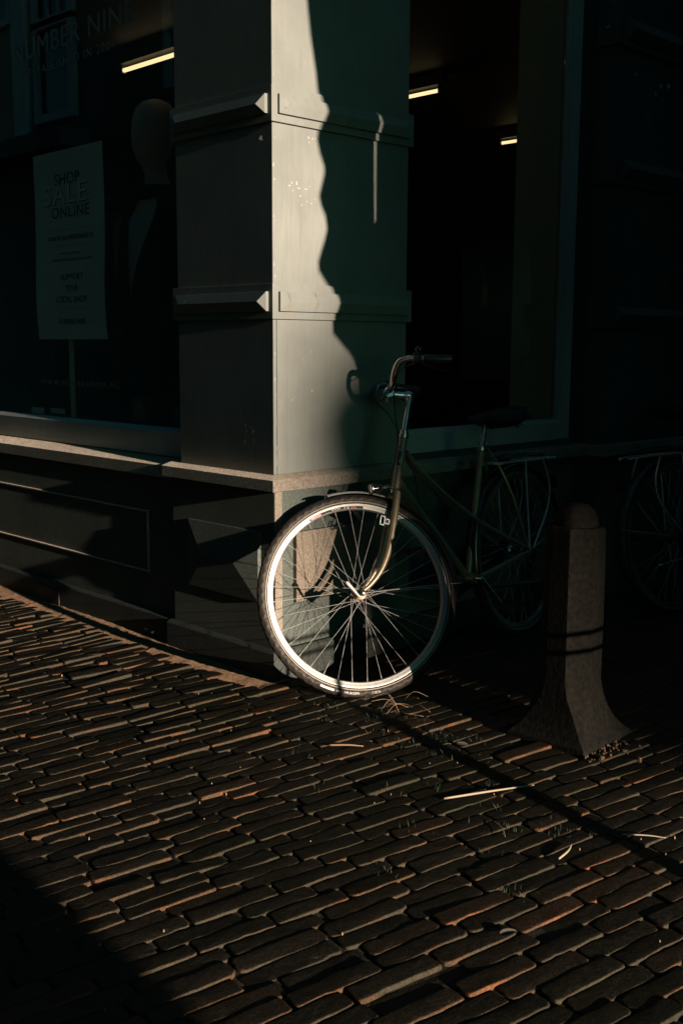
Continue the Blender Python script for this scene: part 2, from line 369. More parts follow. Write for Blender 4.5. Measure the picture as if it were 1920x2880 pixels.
# ------------------------------------------------------------------ ground: brick paving (one surface)
def brick_paving():
    V = []; F = []; tone = []; worn = []; base = 0; nb = 0
    BL, BW = .207, .0525
    cr_, cu_, cd_ = np.array(cr), np.array(cu), np.array(d); C = np.array(CAM)
    def outline(L, W_, rad, nl):
        hx, hy = L/2, W_/2; ra = rad*rng.uniform(.6, 1.4, 4); p = []
        xs = np.linspace(-hx+rad, hx-rad, nl)
        for x in xs: p.append((x, -hy))
        p.append((hx-ra[0]*.32, -hy+ra[0]*.32)); p += [(hx, -hy+rad*.9), (hx, hy-rad*.9)]; p.append((hx-ra[1]*.32, hy-ra[1]*.32))
        for x in xs[::-1]: p.append((x, hy))
        p.append((-hx+ra[2]*.32, hy-ra[2]*.32)); p += [(-hx, hy-rad*.9), (-hx, -hy+rad*.9)]; p.append((-hx+ra[3]*.32, -hy+ra[3]*.32))
        p = np.array(p)
        # worn, wavy long edges
        for sgn in (-1, 1):
            a, b, c = rng.uniform(0, 6.28, 3); amp = abs(rng.normal(0, .0005))+.0002
            wv = amp*(np.sin(p[:, 0]*rng.uniform(28, 50)+a)+.6*np.sin(p[:, 0]*rng.uniform(70, 120)+b))+rng.normal(0, .0006, len(p))
            m_ = (np.sign(p[:, 1]) == sgn); p[m_, 1] += wv[m_]
            if rng.random() < .40:      # a chipped spot
                x0 = rng.uniform(-hx, hx); p[m_, 1] -= sgn*rng.uniform(.002, .006)*np.exp(-((p[m_, 0]-x0)/rng.uniform(.006, .014))**2)
        return p
    for row in range(-90, 135):
        x0 = (row+.5)*BW
        k = -.02+.16*min(1, max(0, (x0+1.0)/2.3))
        v = -5.0+(rng.uniform(.35, .65)*BL if row % 2 else rng.uniform(-.15, .15)*BL)
        ph = rng.uniform(0, 6.28); rh = rng.normal(0, .0005)
        while v < 9.5:
            L = BL*rng.uniform(.86, 1.08); yc = v+L/2; v += L
            if rng.random() < .03: v += rng.uniform(.0, .008)
            xc = x0+k*yc+.0030*math.sin(yc*2.1+ph*.2)
            if yc > -.03 and xc < .03: continue
            if xc < .05:      # cut short against the mortar strip along the wall foot
                ye = -.078+rng.normal(0, .010)-(.022 if xc > -.63 else 0); ys = yc-L/2
                if ys > ye-.045: continue
                if yc+L/2 > ye: L = ye-ys; yc = ys+L/2
            rough = 1+1.3*max(0, min(1, (yc+1.0)/.8))*max(0, min(1, (.3-xc)/.8))
            p = np.array([xc, yc, 0])-C; z = p@cd_
            if z < .45 or z > 9: continue
            sx, sy = p@cr_/z*3062.48/960, p@cu_/z*3062.48/1440
            if abs(sx) > 2.1 or sy < -1.7: continue
            outside = abs(sx) > 1.12 or sy < -1.12
            if .90 < xc < 1.17 and .16 < yc < .42: continue
            W_ = BW*rng.uniform(.950, 1.0)
            nl = 4 if outside else (11 if z < 3.0 else (7 if z < 4.5 else 4))
            o = outline(L-rng.uniform(.002, .008), W_, rng.uniform(.004, .014), nl); n = len(o)
            ang = math.atan2(1, k)+rng.normal(0, .010)
            ca, sa = math.cos(ang), math.sin(ang); Rm = np.array([[ca, -sa], [sa, ca]])
            h0 = rng.normal(0, .0014)*rough+rh+(.003 if rng.random() < .06 else 0); tx, ty = rng.normal(0, .014)*rough, rng.normal(0, .028)*rough
            bev = rng.uniform(.0022, .0048); soft = rng.normal(0, .00035, n); soft = (soft+np.roll(soft, 1)+np.roll(soft, -1))/2+.0007*np.sin(o[:, 0]*rng.uniform(20, 45)+rng.uniform(0, 6.28))
            rings = []
            for ins, zz, so in ((0, -.03, 0), (0, -.0060, 1), (bev*.22, -.0022, 1), (bev*.75, -.0004, .8), (bev*1.6, 0, .5), (None, .0003, .3)):
                q = o*np.array([.55, .35]) if ins is None else o*np.array([1-2*ins/L, 1-2*ins/W_])
                zc = np.full(n, zz)+soft*so
                if zz > -.02: zc = zc+h0+q[:, 0]*tx+q[:, 1]*ty
                rings.append(np.column_stack([q@Rm.T+np.array([xc, yc]), zc]))
            vv = np.concatenate(rings+[np.array([[xc, yc, h0+.0005]])]); V.append(vv); nr = len(rings)
            for r_ in range(nr-1):
                for kk in range(n):
                    l = (kk+1) % n; F.append((base+r_*n+kk, base+r_*n+l, base+(r_+1)*n+l, base+(r_+1)*n+kk))
            for kk in range(n): F.append((base+(nr-1)*n+kk, base+(nr-1)*n+(kk+1) % n, base+nr*n))
            worn.append(np.concatenate([np.full(n, x_) for x_ in (.6, 1, 1, .75, .15, 0)]+[np.zeros(1)])); tone.append(np.full(len(vv), np.clip(rng.beta(1.5, 2.2), 0, 1))); base += len(vv); nb += 1
    V = np.concatenate(V); tone = np.concatenate(tone)
    me = bpy.data.meshes.new('brick_pavement'); me.from_pydata(V.tolist(), [], F)
    a = me.attributes.new('tone', 'FLOAT', 'POINT'); a.data.foreach_set('value', tone.astype(np.float32))
    a = me.attributes.new('worn', 'FLOAT', 'POINT'); a.data.foreach_set('value', np.concatenate(worn).astype(np.float32))
    me.polygons.foreach_set('use_smooth', np.ones(len(me.polygons), bool))
    me.materials.append(M['brick'])
    o = bpy.data.objects.new('pavement', me); COL.objects.link(o); tag(o, kind='structure')
brick_paving()
g = MB(); g.add([(-150, -150, -.0065), (150, -150, -.0065), (150, 150, -.0065), (-150, 150, -.0065)], [(0, 1, 2, 3)])
tag(g.build('ground', 'soil', recalc=False), kind='structure')

# mortar strip along the foot of the left wall
ms = MB(); n = 160; xs = np.linspace(-3.2, .06, n); top = []
e0 = [(x, .02, .005+rng.normal(0, .0012)) for x in xs]; e1 = [(x, -.066+rng.normal(0, .007)-(.022 if x > -.63 else 0), .0035+rng.normal(0, .0016)) for x in xs]; e2 = [(p[0], p[1]-.05, -.0040) for p in e1]
ms.v = e0+e1+e2
for i in range(n-1):
    ms.f.append((i, i+1, n+i+1, n+i)); ms.f.append((n+i, n+i+1, 2*n+i+1, 2*n+i))
tag(ms.build('mortar_strip', 'mortar', smooth=True), kind='structure')

# ------------------------------------------------------------------ the shop building
shop = empty('shop_building'); tag(shop, 'grey painted corner shop with rusticated pier, stone base and two dark display windows', 'building')
WL, WR, ZP = .540, .665, .7295
pier = MB().box(-WL, 0, 0, WR, ZP, 3.6).build('pier', 'paint', shop, bevel=.0025)
# crack line strip next to the corner, a separate board
MB().box(-.0015, .0018, .0135, .0150, .7297, 1.2600).build('board_joint', 'pier_dark', pier)
def flakes():
    rr = random.Random(5); mb = MB()
    def fl(axis, u, z, su, sz, n=7):
        pts = [(u+su*math.cos(2*math.pi*k/n)*rr.uniform(.55, 1.15), z+sz*math.sin(2*math.pi*k/n)*rr.uniform(.55, 1.15)) for k in range(n)]
        mb.add([((a, -.0005, b) if axis == 'y' else (.0005, a, b)) for a, b in pts], [tuple(range(n))])
    fl('y', -.058, 1.855, .0085, .0085, 9); fl('y', -.050, 1.85, .003, .004)
    for i in range(26): fl('x', rr.uniform(.001, .010), rr.uniform(.74, 3.0), rr.uniform(.0006, .0018), rr.uniform(.002, .010))
    for i in range(12): fl('y', -rr.uniform(.03, .5), rr.uniform(.76, 1.25), .0012, rr.uniform(.0012, .004))
    for i in range(8): fl('y', -rr.uniform(.10, .16), rr.uniform(.83, .90), .0008, rr.uniform(.003, .010))
    for (y, z, a, b) in ((.075, 1.705, .006, .0022), (.085, 1.715, .002, .007), (.108, 1.715, .0035, .006), (.115, 1.70, .009, .0015), (.125, 1.675, .003, .003), (.150, 1.700, .010, .0012), (.165, 1.71, .006, .001), (.175, 1.655, .005, .0015), (.155, 1.66, .0015, .004), (.19, 1.67, .003, .001), (.130, 1.645, .003, .0025), (.09, 1.69, .0015, .005), (.178, 1.015, .003, .0055), (.135, 1.125, .0012, .004), (.142, 1.118, .001, .004), (.176, 1.15, .0022, .003), (.085, .985, .009, .0009), (.098, .995, .0012, .003), (.28, 1.03, .001, .004), (.345, .88, .001, .006), (.345, .82, .001, .003)): fl('x', y, z, a, b)
    for (a, z0, z1) in ((.0125, .76, .80), (.0128, .81, .83), (.0122, .90, .93), (.0122, 1.0, 1.01)): mb.add([(.0006, a, z0), (.0006, a+.0012, z0), (.0006, a+.0006, z1), (.0006, a-.0004, z1)], [(0, 1, 2, 3)])
    tag(mb.build('flaked_paint', 'flake', pier, recalc=False), kind='stuff')
M['flake'] = flat('bare_flakes', (.50, .45, .38), .8)
flakes()
def hip_block(mb, axis, u0, u1, z0, z1, base, p0, p1, din, sgn):
    """raised block with bevelled (hipped) front on a plane axis=base, growing to sgn"""
    zc = (z0+z1)/2
    def P(u, z, p):
        return (u, base+sgn*p, z) if axis == 'y' else (base+sgn*p, u, z)
    v = [P(u0, z0, -.003), P(u1, z0, -.003), P(u1, z1, -.003), P(u0, z1, -.003), P(u0, z0, p0), P(u1, z0, p0), P(u1, z1, p0), P(u0, z1, p0), P(u0+din, zc, p1), P(u1-din, zc, p1)]
    mb.add(v, [(0, 1, 5, 4), (1, 2, 6, 5), (2, 3, 7, 6), (3, 0, 4, 7), (4, 5, 9, 8), (5, 6, 9), (6, 7, 8, 9), (7, 4, 8), (0, 3, 2, 1)])
PB = .011
for z0, z1 in ((1.2606, 1.379), (1.901, 2.016), (2.52, 2.64)):
    b = MB().prism([(-WL-.017, -PB), (PB, -PB), (PB, WR+.017), (-.05, WR+.017), (-.05, .05), (-WL-.017, .05)], 'z', z0, z1).build('band', 'paint', shop, bevel=.0015)
    bl = MB(); hip_block(bl, 'y', -WL+.012, -.011, z0+.026, z1-.027, -PB, .011, .024, .034, -1); bl.build('block', 'paint', b, bevel=.0012)
    bl = MB(); hip_block(bl, 'x', .014, WR-.015, z0+.026, z1-.027, PB, .011, .024, .034, 1); bl.build('block', 'paint', b, bevel=.0012)
# stone ledge that runs round the pier and on along the right wall
def mitre(mb, prof, xa, yb, ox, oy):
    A = [(xa, -o*oy, z) for o, z in prof]; Cc = [(o*ox, -o*oy, z) for o, z in prof]; B = [(o*ox, yb, z) for o, z in prof]
    return mb.rings([A, Cc, B])
lp = [(-1.5, .676), (1, .676), (1.0, .7165), (.93, .7185), (0, .7285), (-1.5, .7285)]
mitre(MB(), lp, -.608, 3.2, .045, .042).build('ledge', 'ledge', shop, bevel=.002)
lw = MB(); lw.rings([[(x, y, z) for y, z in ((.16, .660), (.002, .660), (.000, .708), (.006, .711), (.075, .7375), (.16, .7375))] for x in (-5, -.610)]); lw.build('ledge', 'ledge', shop, bevel=.002)
rs = MB(); rs.rings([[(x, y, z) for x, z in ((-.16, .7290), (.0, .7290), (-.055, .748), (-.16, .748))] for y in (WR+.001, 1.868)]); rs.build('window_sill', 'jamb_paint', shop)
# lower stone pier and walls
lowp = MB().box(-.600, 0, 0, .705, .0, .676).build('lower_pier', 'stone', shop, bevel=.003)
MB().box(-.02, .0035, .0004, .034, .106, .6755).build('corner_strip', 'strip', lowp, bevel=.001)
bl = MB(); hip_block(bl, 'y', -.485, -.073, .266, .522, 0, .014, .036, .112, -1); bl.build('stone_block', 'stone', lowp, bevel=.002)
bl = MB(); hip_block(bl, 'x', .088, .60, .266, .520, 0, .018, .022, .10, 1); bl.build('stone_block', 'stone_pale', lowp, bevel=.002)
LWL = MB().box(-6, -.601, .030, .3, 0, .6595).build('lower_wall', 'stone', shop)
fr = MB()
for (a, b_, c, e) in ((-6, -.805, .505, .513), (-6, -.805, .2585, .266), ): fr.box(a, b_, .021, .034, c, e)
fr.box(-.8125, -.805, .0215, .034, .2662, .5048); fr.build('panel_moulding', 'ledge', LWL, bevel=.0015)
RWL = MB().box(-.3, -.030, .7055, 1.872, 0, .6755).build('lower_wall', 'stone', shop)
fr = MB()
for (a, b_, c, e) in ((.83, 1.74, .512, .519), (.83, 1.74, .262, .269)): fr.box(-.034, -.022, a, b_, c, e)
fr.box(-.034, -.0225, .83, .837, .2695, .5118); fr.box(-.034, -.0225, 1.733, 1.74, .2695, .5118); fr.build('panel_moulding', 'stone', RWL, bevel=.0015)
pl = [(-3, -.02), (1, -.02), (1, .098), (.55, .1055), (-3, .1055)]
mitre(MB(), pl, -.617, .72, .028, .028).build('plinth', 'plinth', shop, bevel=.003)
q = MB(); q.rings([[(x, y, z) for y, z in ((.2, -.02), (.0, -.02), (.0, .098), (.012, .1035), (.2, .1035))] for x in (-6, -.6175)]); plq = q.build('plinth', 'plinth', shop, bevel=.002)
q = MB(); q.rings([[(x, y, z) for x, z in ((-.2, -.02), (-.005, -.02), (-.005, .098), (-.015, .1035), (-.2, .1035))] for y in (.7205, 6)]); q.build('plinth', 'plinth', shop, bevel=.002)
vt = MB()
for i in range(14): x = -1.68+i*.0145; vt.box(x, x+.008, -.006, .004, .004, .074)
vt.build('vent_grille', 'iron', plq)
# windows
win = MB().box(-5, -WL+.02, .060, .115, .7376, .832)
win.rings([[(x, y, z) for y, z in ((.060, .832), (.115, .832), (.115, .846), (.088, .846))] for x in (-5, -WL+.02)])
win.box(-5, -WL+.02, .060, .115, 2.95, 3.1)
winL = win.build('window', 'frame_paint', shop, bevel=.0015)
pane = MB().box(-5, -WL+.015, .0975, .1035, .8465, 2.949).build('pane', 'glass', winL)
def glass_text(txt, xc, zc, wd, ht, sp, mat, parent, y=.0962, shear=0):
    co, f = text_mesh(txt, wd, ht, sp, .0004, shear); mb = MB(); mb.add([(xc+c[0], y+c[2]*-1, zc+c[1]) for c in co], f); return mb.build('lettering', mat, parent, recalc=False)
glass_text('NUMBER NINE', -1.412, 2.458, .955, .083, 1.12, 'letter_dark', winL)
glass_text('ESTABLISHED IN 2004', -1.412, 2.357, .69, .036, 1.2, 'letter_dark', winL)
glass_text('WWW.NUMBERNINE.NL', -1.428, 1.001, .66, .023, 1.25, 'letter_dark', winL)
winR = MB().box(-.115, -.060, WR-.02, 1.862, .7482, .826)
winR.rings([[(x, y, z) for x, z in ((-.060, .826), (-.115, .826), (-.115, .841), (-.085, .841))] for y in (WR-.02, 1.795)])
winR.box(-.115, -.0601, 1.795, 1.862, .8262, 3.1).box(-.095, -.075, 1.783, 1.7949, .8412, 3.1)
winR = winR.build('window', 'frame_paint', shop, bevel=.0015)
MB().box(-.1035, -.0975, WR-.015, 1.790, .8415, 3.1).build('pane', 'glass', winR)
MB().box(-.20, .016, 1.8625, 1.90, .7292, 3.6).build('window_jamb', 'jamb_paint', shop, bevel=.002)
# second pier, far along the right wall
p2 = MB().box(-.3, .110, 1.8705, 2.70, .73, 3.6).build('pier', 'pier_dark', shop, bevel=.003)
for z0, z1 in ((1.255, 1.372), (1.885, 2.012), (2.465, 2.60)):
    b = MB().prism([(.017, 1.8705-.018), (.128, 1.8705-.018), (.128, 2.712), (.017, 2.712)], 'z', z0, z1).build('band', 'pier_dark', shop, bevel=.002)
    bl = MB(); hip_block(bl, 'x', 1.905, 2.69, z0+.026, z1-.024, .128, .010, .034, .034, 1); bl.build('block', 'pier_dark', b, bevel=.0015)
MB().box(-.3, .095, 1.8725, 2.75, 0, .6755).build('lower_pier', 'stone', shop, bevel=.003)
MB().box(-.3, .150, 1.845, 2.80, .677, .7285).build('ledge', 'ledge', shop, bevel=.003)
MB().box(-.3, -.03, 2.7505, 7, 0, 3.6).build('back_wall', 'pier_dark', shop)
MB().box(-.0295, .03, 2.7507, 2.83, .73, 3.6).build('door_jamb', 'frame_paint', shop, bevel=.002)
MB().box(-20, -.002, .03, 24, 3.6005, 14).build('upper_wall', 'render', shop)
# interior
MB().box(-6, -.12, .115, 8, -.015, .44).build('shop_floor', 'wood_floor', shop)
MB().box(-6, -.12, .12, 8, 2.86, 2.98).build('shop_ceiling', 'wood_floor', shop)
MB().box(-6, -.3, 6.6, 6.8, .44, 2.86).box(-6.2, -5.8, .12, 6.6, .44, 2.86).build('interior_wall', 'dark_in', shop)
MB().box(-.36, -.112, 1.800, 1.86, .44, 2.86).build('display_partition', 'partition', shop)
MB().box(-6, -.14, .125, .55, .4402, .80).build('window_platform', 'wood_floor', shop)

# ceiling lights
def lamp(x0, x1, y, z, label):
    t = empty('ceiling_light', ((x0+x1)/2, y, z)); tag(t, label, 'lamp', 'fluorescent tubes under the shop ceiling'); h = (x1-x0)/2
    MB().box(-h-.04, h+.04, -.03, .03, .03, .10).build('fitting', 'fitting', t, bevel=.004)
    MB().tube([(-h, 0, 0), (h, 0, 0)], .0118, 12).build('tube', 'tube', t, smooth='auto')
    for sx in (-1, 1): MB().box(sx*h-.012, sx*h+.012, -.014, .014, -.018, .032).build('holder', 'fitting', t)
lamp(-2.84, -1.62, 1.30, 2.75, 'long warm fluorescent tube seen in the window left of the pier')
lamp(-3.06, -1.84, 2.97, 2.75, 'warm fluorescent tube beside the upper right edge of the pier')
lamp(-2.69, -1.47, 4.69, 2.75, 'short-looking warm fluorescent tube beside the olive partition')

lamp(-1.75, -.65, .50, 2.79, 'added unseen fluorescent tube that lights the mannequin from above')  # added unseen tube, put in to light the mannequin
# poster
def poster():
    t = empty('sale_poster', (-1.497, .118, 1.600)); tag(t, 'tall pale green sale poster hanging inside the window left of the pier', 'poster')
    W2, H2 = .287, .406; nx, nz = 14, 30; mb = MB()
    def P(u, v, off=0):
        x = -W2+2*W2*u; z = H2-2*H2*v
        y = .006*math.sin(v*5.2+.5)*(.3+v)+.010*math.sin(u*3.1)*(v**2)-.004
        x += (.010*math.sin(v*7.5)*(v > .55)*(v-.55)*2.0)
        return (x, y-off, z)
    for side in (0, -.0012):
        b = len(mb.v)
        for j in range(nz+1):
            for i in range(nx+1): mb.v.append(P(i/nx, j/nz, side))
        for j in range(nz):
            for i in range(nx):
                f = (b+j*(nx+1)+i, b+j*(nx+1)+i+1, b+(j+1)*(nx+1)+i+1, b+(j+1)*(nx+1)+i); mb.f.append(f if side else f[::-1])
    mb.build('sheet', 'paper', t, smooth=True, recalc=False)
    def txt(s, u, v, wd, ht, mat, sp=1.0, off=.0018, shear=0):
        co, f = text_mesh(s, wd*2*W2, ht*2*H2, sp, .0002, shear); m = MB(); vv = []
        for c in co:
            p = P(u+c[0]/(2*W2), v-c[1]/(2*H2), off); vv.append((p[0], p[1]-c[2], p[2]))
        m.add(vv, f); m.build('lettering', mat, t, recalc=False)
    txt('SHOP', .50, .150, .36, .058, 'ink', 1.05)
    txt('SALE', .455+.012, .226+.006, .62, .104, 'ink_faint', 1.1, .0016)
    txt('SALE', .455, .226, .62, .104, 'letter_pale', 1.1, .0026)
    txt('ONLINE', .53, .322, .54, .058, 'ink', 1.12)
    txt('WWW.NUMBERNINE.NL', .53, .457, .67, .027, 'ink', 1.1)
    txt('Gratis bezorging —', .54, .540, .36, .020, 'ink_faint', 1.0)
    txt('Lokaal thuisbezorgd binnen 24u', .54, .574, .58, .021, 'ink_faint', 1.0)
    txt('SUPPORT', .54, .665, .33, .033, 'ink', 1.1)
    txt('YOUR', .53, .725, .19, .033, 'ink', 1.1)
    txt('LOCAL SHOP!', .53, .785, .45, .033, 'ink', 1.05)
    txt('NUMBER NINE', .515, .903, .40, .028, 'ink', 1.05, shear=.15)
    ln = MB()
    for v, a, b_ in ((.415, .16, .91), (.50, .16, .91), (.245, .10, .86), (.832, .16, .90)):
        for i in range(10):
            u0_, u1_ = a+(b_-a)*i/10, a+(b_-a)*(i+1)/10; p, q_ = P(u0_, v, .0013), P(u1_, v, .0013); ln.add([(p[0], p[1], p[2]-.0007), (q_[0], q_[1], q_[2]-.0007), (q_[0], q_[1], q_[2]+.0007), (p[0], p[1], p[2]+.0007)], [(0, 1, 2, 3)])
    ln.build('ruled_lines', 'ink_faint', t, recalc=False)
poster()
def label_card(x0, x1, z0, z1, lab):
    mb = MB().box(x0, x1, .1105, .1125, z0, z1); o = mb.build('window_label', 'white_paper'); tag(o, lab, 'label', 'paper labels low on the left window')
label_card(-1.876, -1.760, .848, .879, 'taller pale paper label standing low in the window, left one of two')
label_card(-1.703, -1.573, .858, .882, 'flatter pale paper label low in the window, right one of two')
o = MB().tube([(-1.565, .15, .8), (-1.565, .15, 1.45)], .012, 12).build('display_pole', 'partition', smooth='auto'); tag(o, 'thin upright pole below the sale poster inside the window', 'pole')

def mannequin():
    X, Y = -1.07, .30
    t = empty('mannequin', (X, Y, .8)); tag(t, 'faceless egg-headed mannequin in dark open jacket and pale shirt inside the left window', 'mannequin')
    Z = lambda z: z-.8
    # body: torso + neck + head as one loft; head egg turned slightly left
    prof = [(.80, .16, .10, 0, 0), (.95, .165, .105, 0, 0), (1.15, .15, .095, 0, 0), (1.35, .165, .105, 0, 0), (1.55, .185, .11, 0, 0), (1.70, .175, .10, 0, 0), (1.775, .10, .075, 0, 0), (1.81, .060, .058, 0, -.01), (1.87, .044, .047, 0, -.016), (1.905, .043, .052, -.004, -.026), (1.925, .048, .066, -.006, -.034), (1.975, .065, .088, -.006, -.030), (2.02, .078, .098, -.004, -.022), (2.06, .080, .101, -.002, -.018), (2.10, .078, .099, 0, -.014), (2.135, .066, .085, 0, -.012), (2.160, .045, .058, 0, -.010), (2.172, .018, .022, 0, -.010)]
    def loft(pr, grow=0, z0=0, z1=9, gap=None, seg=28):
        mb = MB(); rg = []
        for z, a, b_, dx, dy in pr:
            if z < z0 or z > z1: continue
            rg.append((z, a+grow, b_+grow, dx, dy))
        if gap is None:
            mb.rings([[(dx+a*math.cos(2*math.pi*k/seg), dy+b_*math.sin(2*math.pi*k/seg), Z(z)) for k in range(seg)] for z, a, b_, dx, dy in rg])
        else:
            out = []
            for z, a, b_, dx, dy in rg:
                g0, g1 = gap(z); ring = []
                for k in range(seg+1):
                    an = R(g1)+(2*math.pi-R(g1-g0))*k/seg; ring.append((dx+a*math.cos(an), dy+b_*math.sin(an), Z(z)))
                for k in range(seg, -1, -1):
                    an = R(g1)+(2*math.pi-R(g1-g0))*k/seg; ring.append((dx+(a-.012)*math.cos(an), dy+(b_-.012)*math.sin(an), Z(z)))
                out.append(ring)
            mb.rings(out)
        return mb
    loft(prof).build('body', 'manne', t, smooth=True)
    loft([p for p in prof if p[0] <= 1.78], .008, .8, 1.74).build('shirt', 'shirt', t, smooth=True)
    zs = np.linspace(.95, 1.80, 16)
    def interp(z):
        for i in range(len(prof)-1):
            if prof[i][0] <= z <= prof[i+1][0]:
                f = (z-prof[i][0])/(prof[i+1][0]-prof[i][0]); return tuple([z]+[prof[i][k]*(1-f)+prof[i+1][k]*f for k in range(1, 5)])
    def gap(z):
        # opening of the jacket front, in degrees (270 = towards the street)
        f = min(1, max(0, (z-1.30)/(1.745-1.30)))
        return (268-26*1.0-4*f, 268-22+64*f)
    jk = loft([interp(z) for z in zs], .026, 0, 9, gap, 40)
    jk.build('jacket', 'jacket', t, smooth=True)
    # sleeves
    sl = MB()
    for sx in (-1, 1): sl.tube(smooth_path([(sx*.16, 0, Z(1.73)), (sx*.235, .01, Z(1.60)), (sx*.255, -.01, Z(1.35)), (sx*.25, -.05, Z(1.10))], 5), [.06]*5+[.055]*5+[.05]*6, 12)
    sl.build('sleeves', 'jacket', t, smooth=True)
    co = MB().lathe([(.075, 0), (.085, .03), (.078, .06), (.070, .055), (.076, .03), (.067, 0)], 'z', 24, (0, -.01, Z(1.765)), closed=True); co.build('collar', 'jacket', t, smooth=True)
    for (dx, z) in ((.075, 1.71), (.05, 1.60), (.115, 1.73)):
        a, b_ = .185+.03, .11+.03
        y = -b_*math.sqrt(max(0, 1-(dx/a)**2)); MB().ball((dx, y, Z(z)), .006, .004, .006, 8, 6).build('button', 'stud', t, smooth=True)
mannequin()
def coats():
    t = empty('clothes_rail', (-2.25, 1.0, .44)); tag(t, 'black clothes rail deep inside the left window', 'clothes rail')
    MB().tube([(-.75, 0, 1.52), (.75, 0, 1.52)], .013, 10).build('bar', 'iron', t, smooth='auto')
    for sx in (-1, 1): MB().tube([(sx*.74, 0, 0), (sx*.74, 0, 1.53)], .013, 10).build('post', 'iron', t, smooth='auto')
    cols = [('rust brown', (.10, .045, .02)), ('grey', (.10, .10, .09)), ('dark green', (.03, .05, .03)), ('sand coloured', (.22, .17, .10)), ('navy', (.02, .025, .04)), ('black', (.012, .012, .012))]
    for i, (nm, c_) in enumerate(cols):
        x = -2.25-.60+.22*i; z1 = 1.90; h = .85+.06*math.sin(i*2.1); rr = random.Random(i+3); rg = []
        for z, wv, dv in ((z1, .03, .03), (z1-.035, .11, .045), (z1-.085, .20, .055), (z1-.16, .215, .06), (z1-.45, .20, .065), (z1-h, .235, .075)):
            rg.append([(x+dv*math.cos(2*math.pi*k/20)*(1+.25*math.sin(k*2.5+i)*(z < z1-.1)), 1.0+wv*math.sin(2*math.pi*k/20), z+rr.uniform(-.004, .004)) for k in range(20)])
        o = MB().rings(rg).tube([(x, 1.0, z1-.01), (x, 1.0, z1+.05)], .004, 6).build('hanging_coat', flat('coat_'+nm.replace(' ', '_'), c_, .9, spec=.2), smooth=True)
        tag(o, nm+' coat hanging on the rail deep inside the left window', 'coat', 'coats on the rail in the shop')
coats()
def pot_plant():
    t = empty('potted_plant', (-1.01, .27, .8)); tag(t, 'dim leafy plant in a brown pot on the window platform beside the pier', 'plant')
    MB().lathe([(.0, 0), (.075, 0), (.105, .14), (.118, .14), (.120, .165), (.105, .165), (.10, .13), (0, .13)], 'z', 24).build('pot', 'terracotta', t, smooth='auto')
    mb = MB()
    for i in range(60):
        a = random.uniform(0, 6.28); L = random.uniform(.08, .22); e = random.uniform(.3, 1.3); p0 = Vector((random.uniform(-.06, .06), random.uniform(-.06, .06), .13)); dr = Vector((math.cos(a)*math.cos(e), math.sin(a)*math.cos(e)*.6, math.sin(e)))
        s_ = dr.cross(Vector((0, 0, 1))).normalized()*random.uniform(.012, .026); m1 = p0+dr*L*.6; tip = p0+dr*L+Vector((0, 0, -.03))
        mb.add([p0, m1+s_, tip, m1-s_], [(0, 1, 2), (0, 2, 3)])
    mb.build('foliage', 'plant', t, recalc=False)
pot_plant()
def price_tag():
    t = empty('price_tag', (-.30, 1.515, 1.41)); tag(t, 'small orange price tag dangling inside the dark window right of the pier', 'tag')
    mb = MB().prism([(-.022, -.055), (.018, -.055), (.018, .02), (.008, .04), (-.008, .04), (-.018, .02)], 'x', -.0008, .0008)
    o = mb.build('card', 'tagm', t); MB().tube([(0, 0, .036), (-.002, -.01, .07), (0, -.03, .12)], .0008, 5).build('string', 'letter_pale', t)
price_tag()

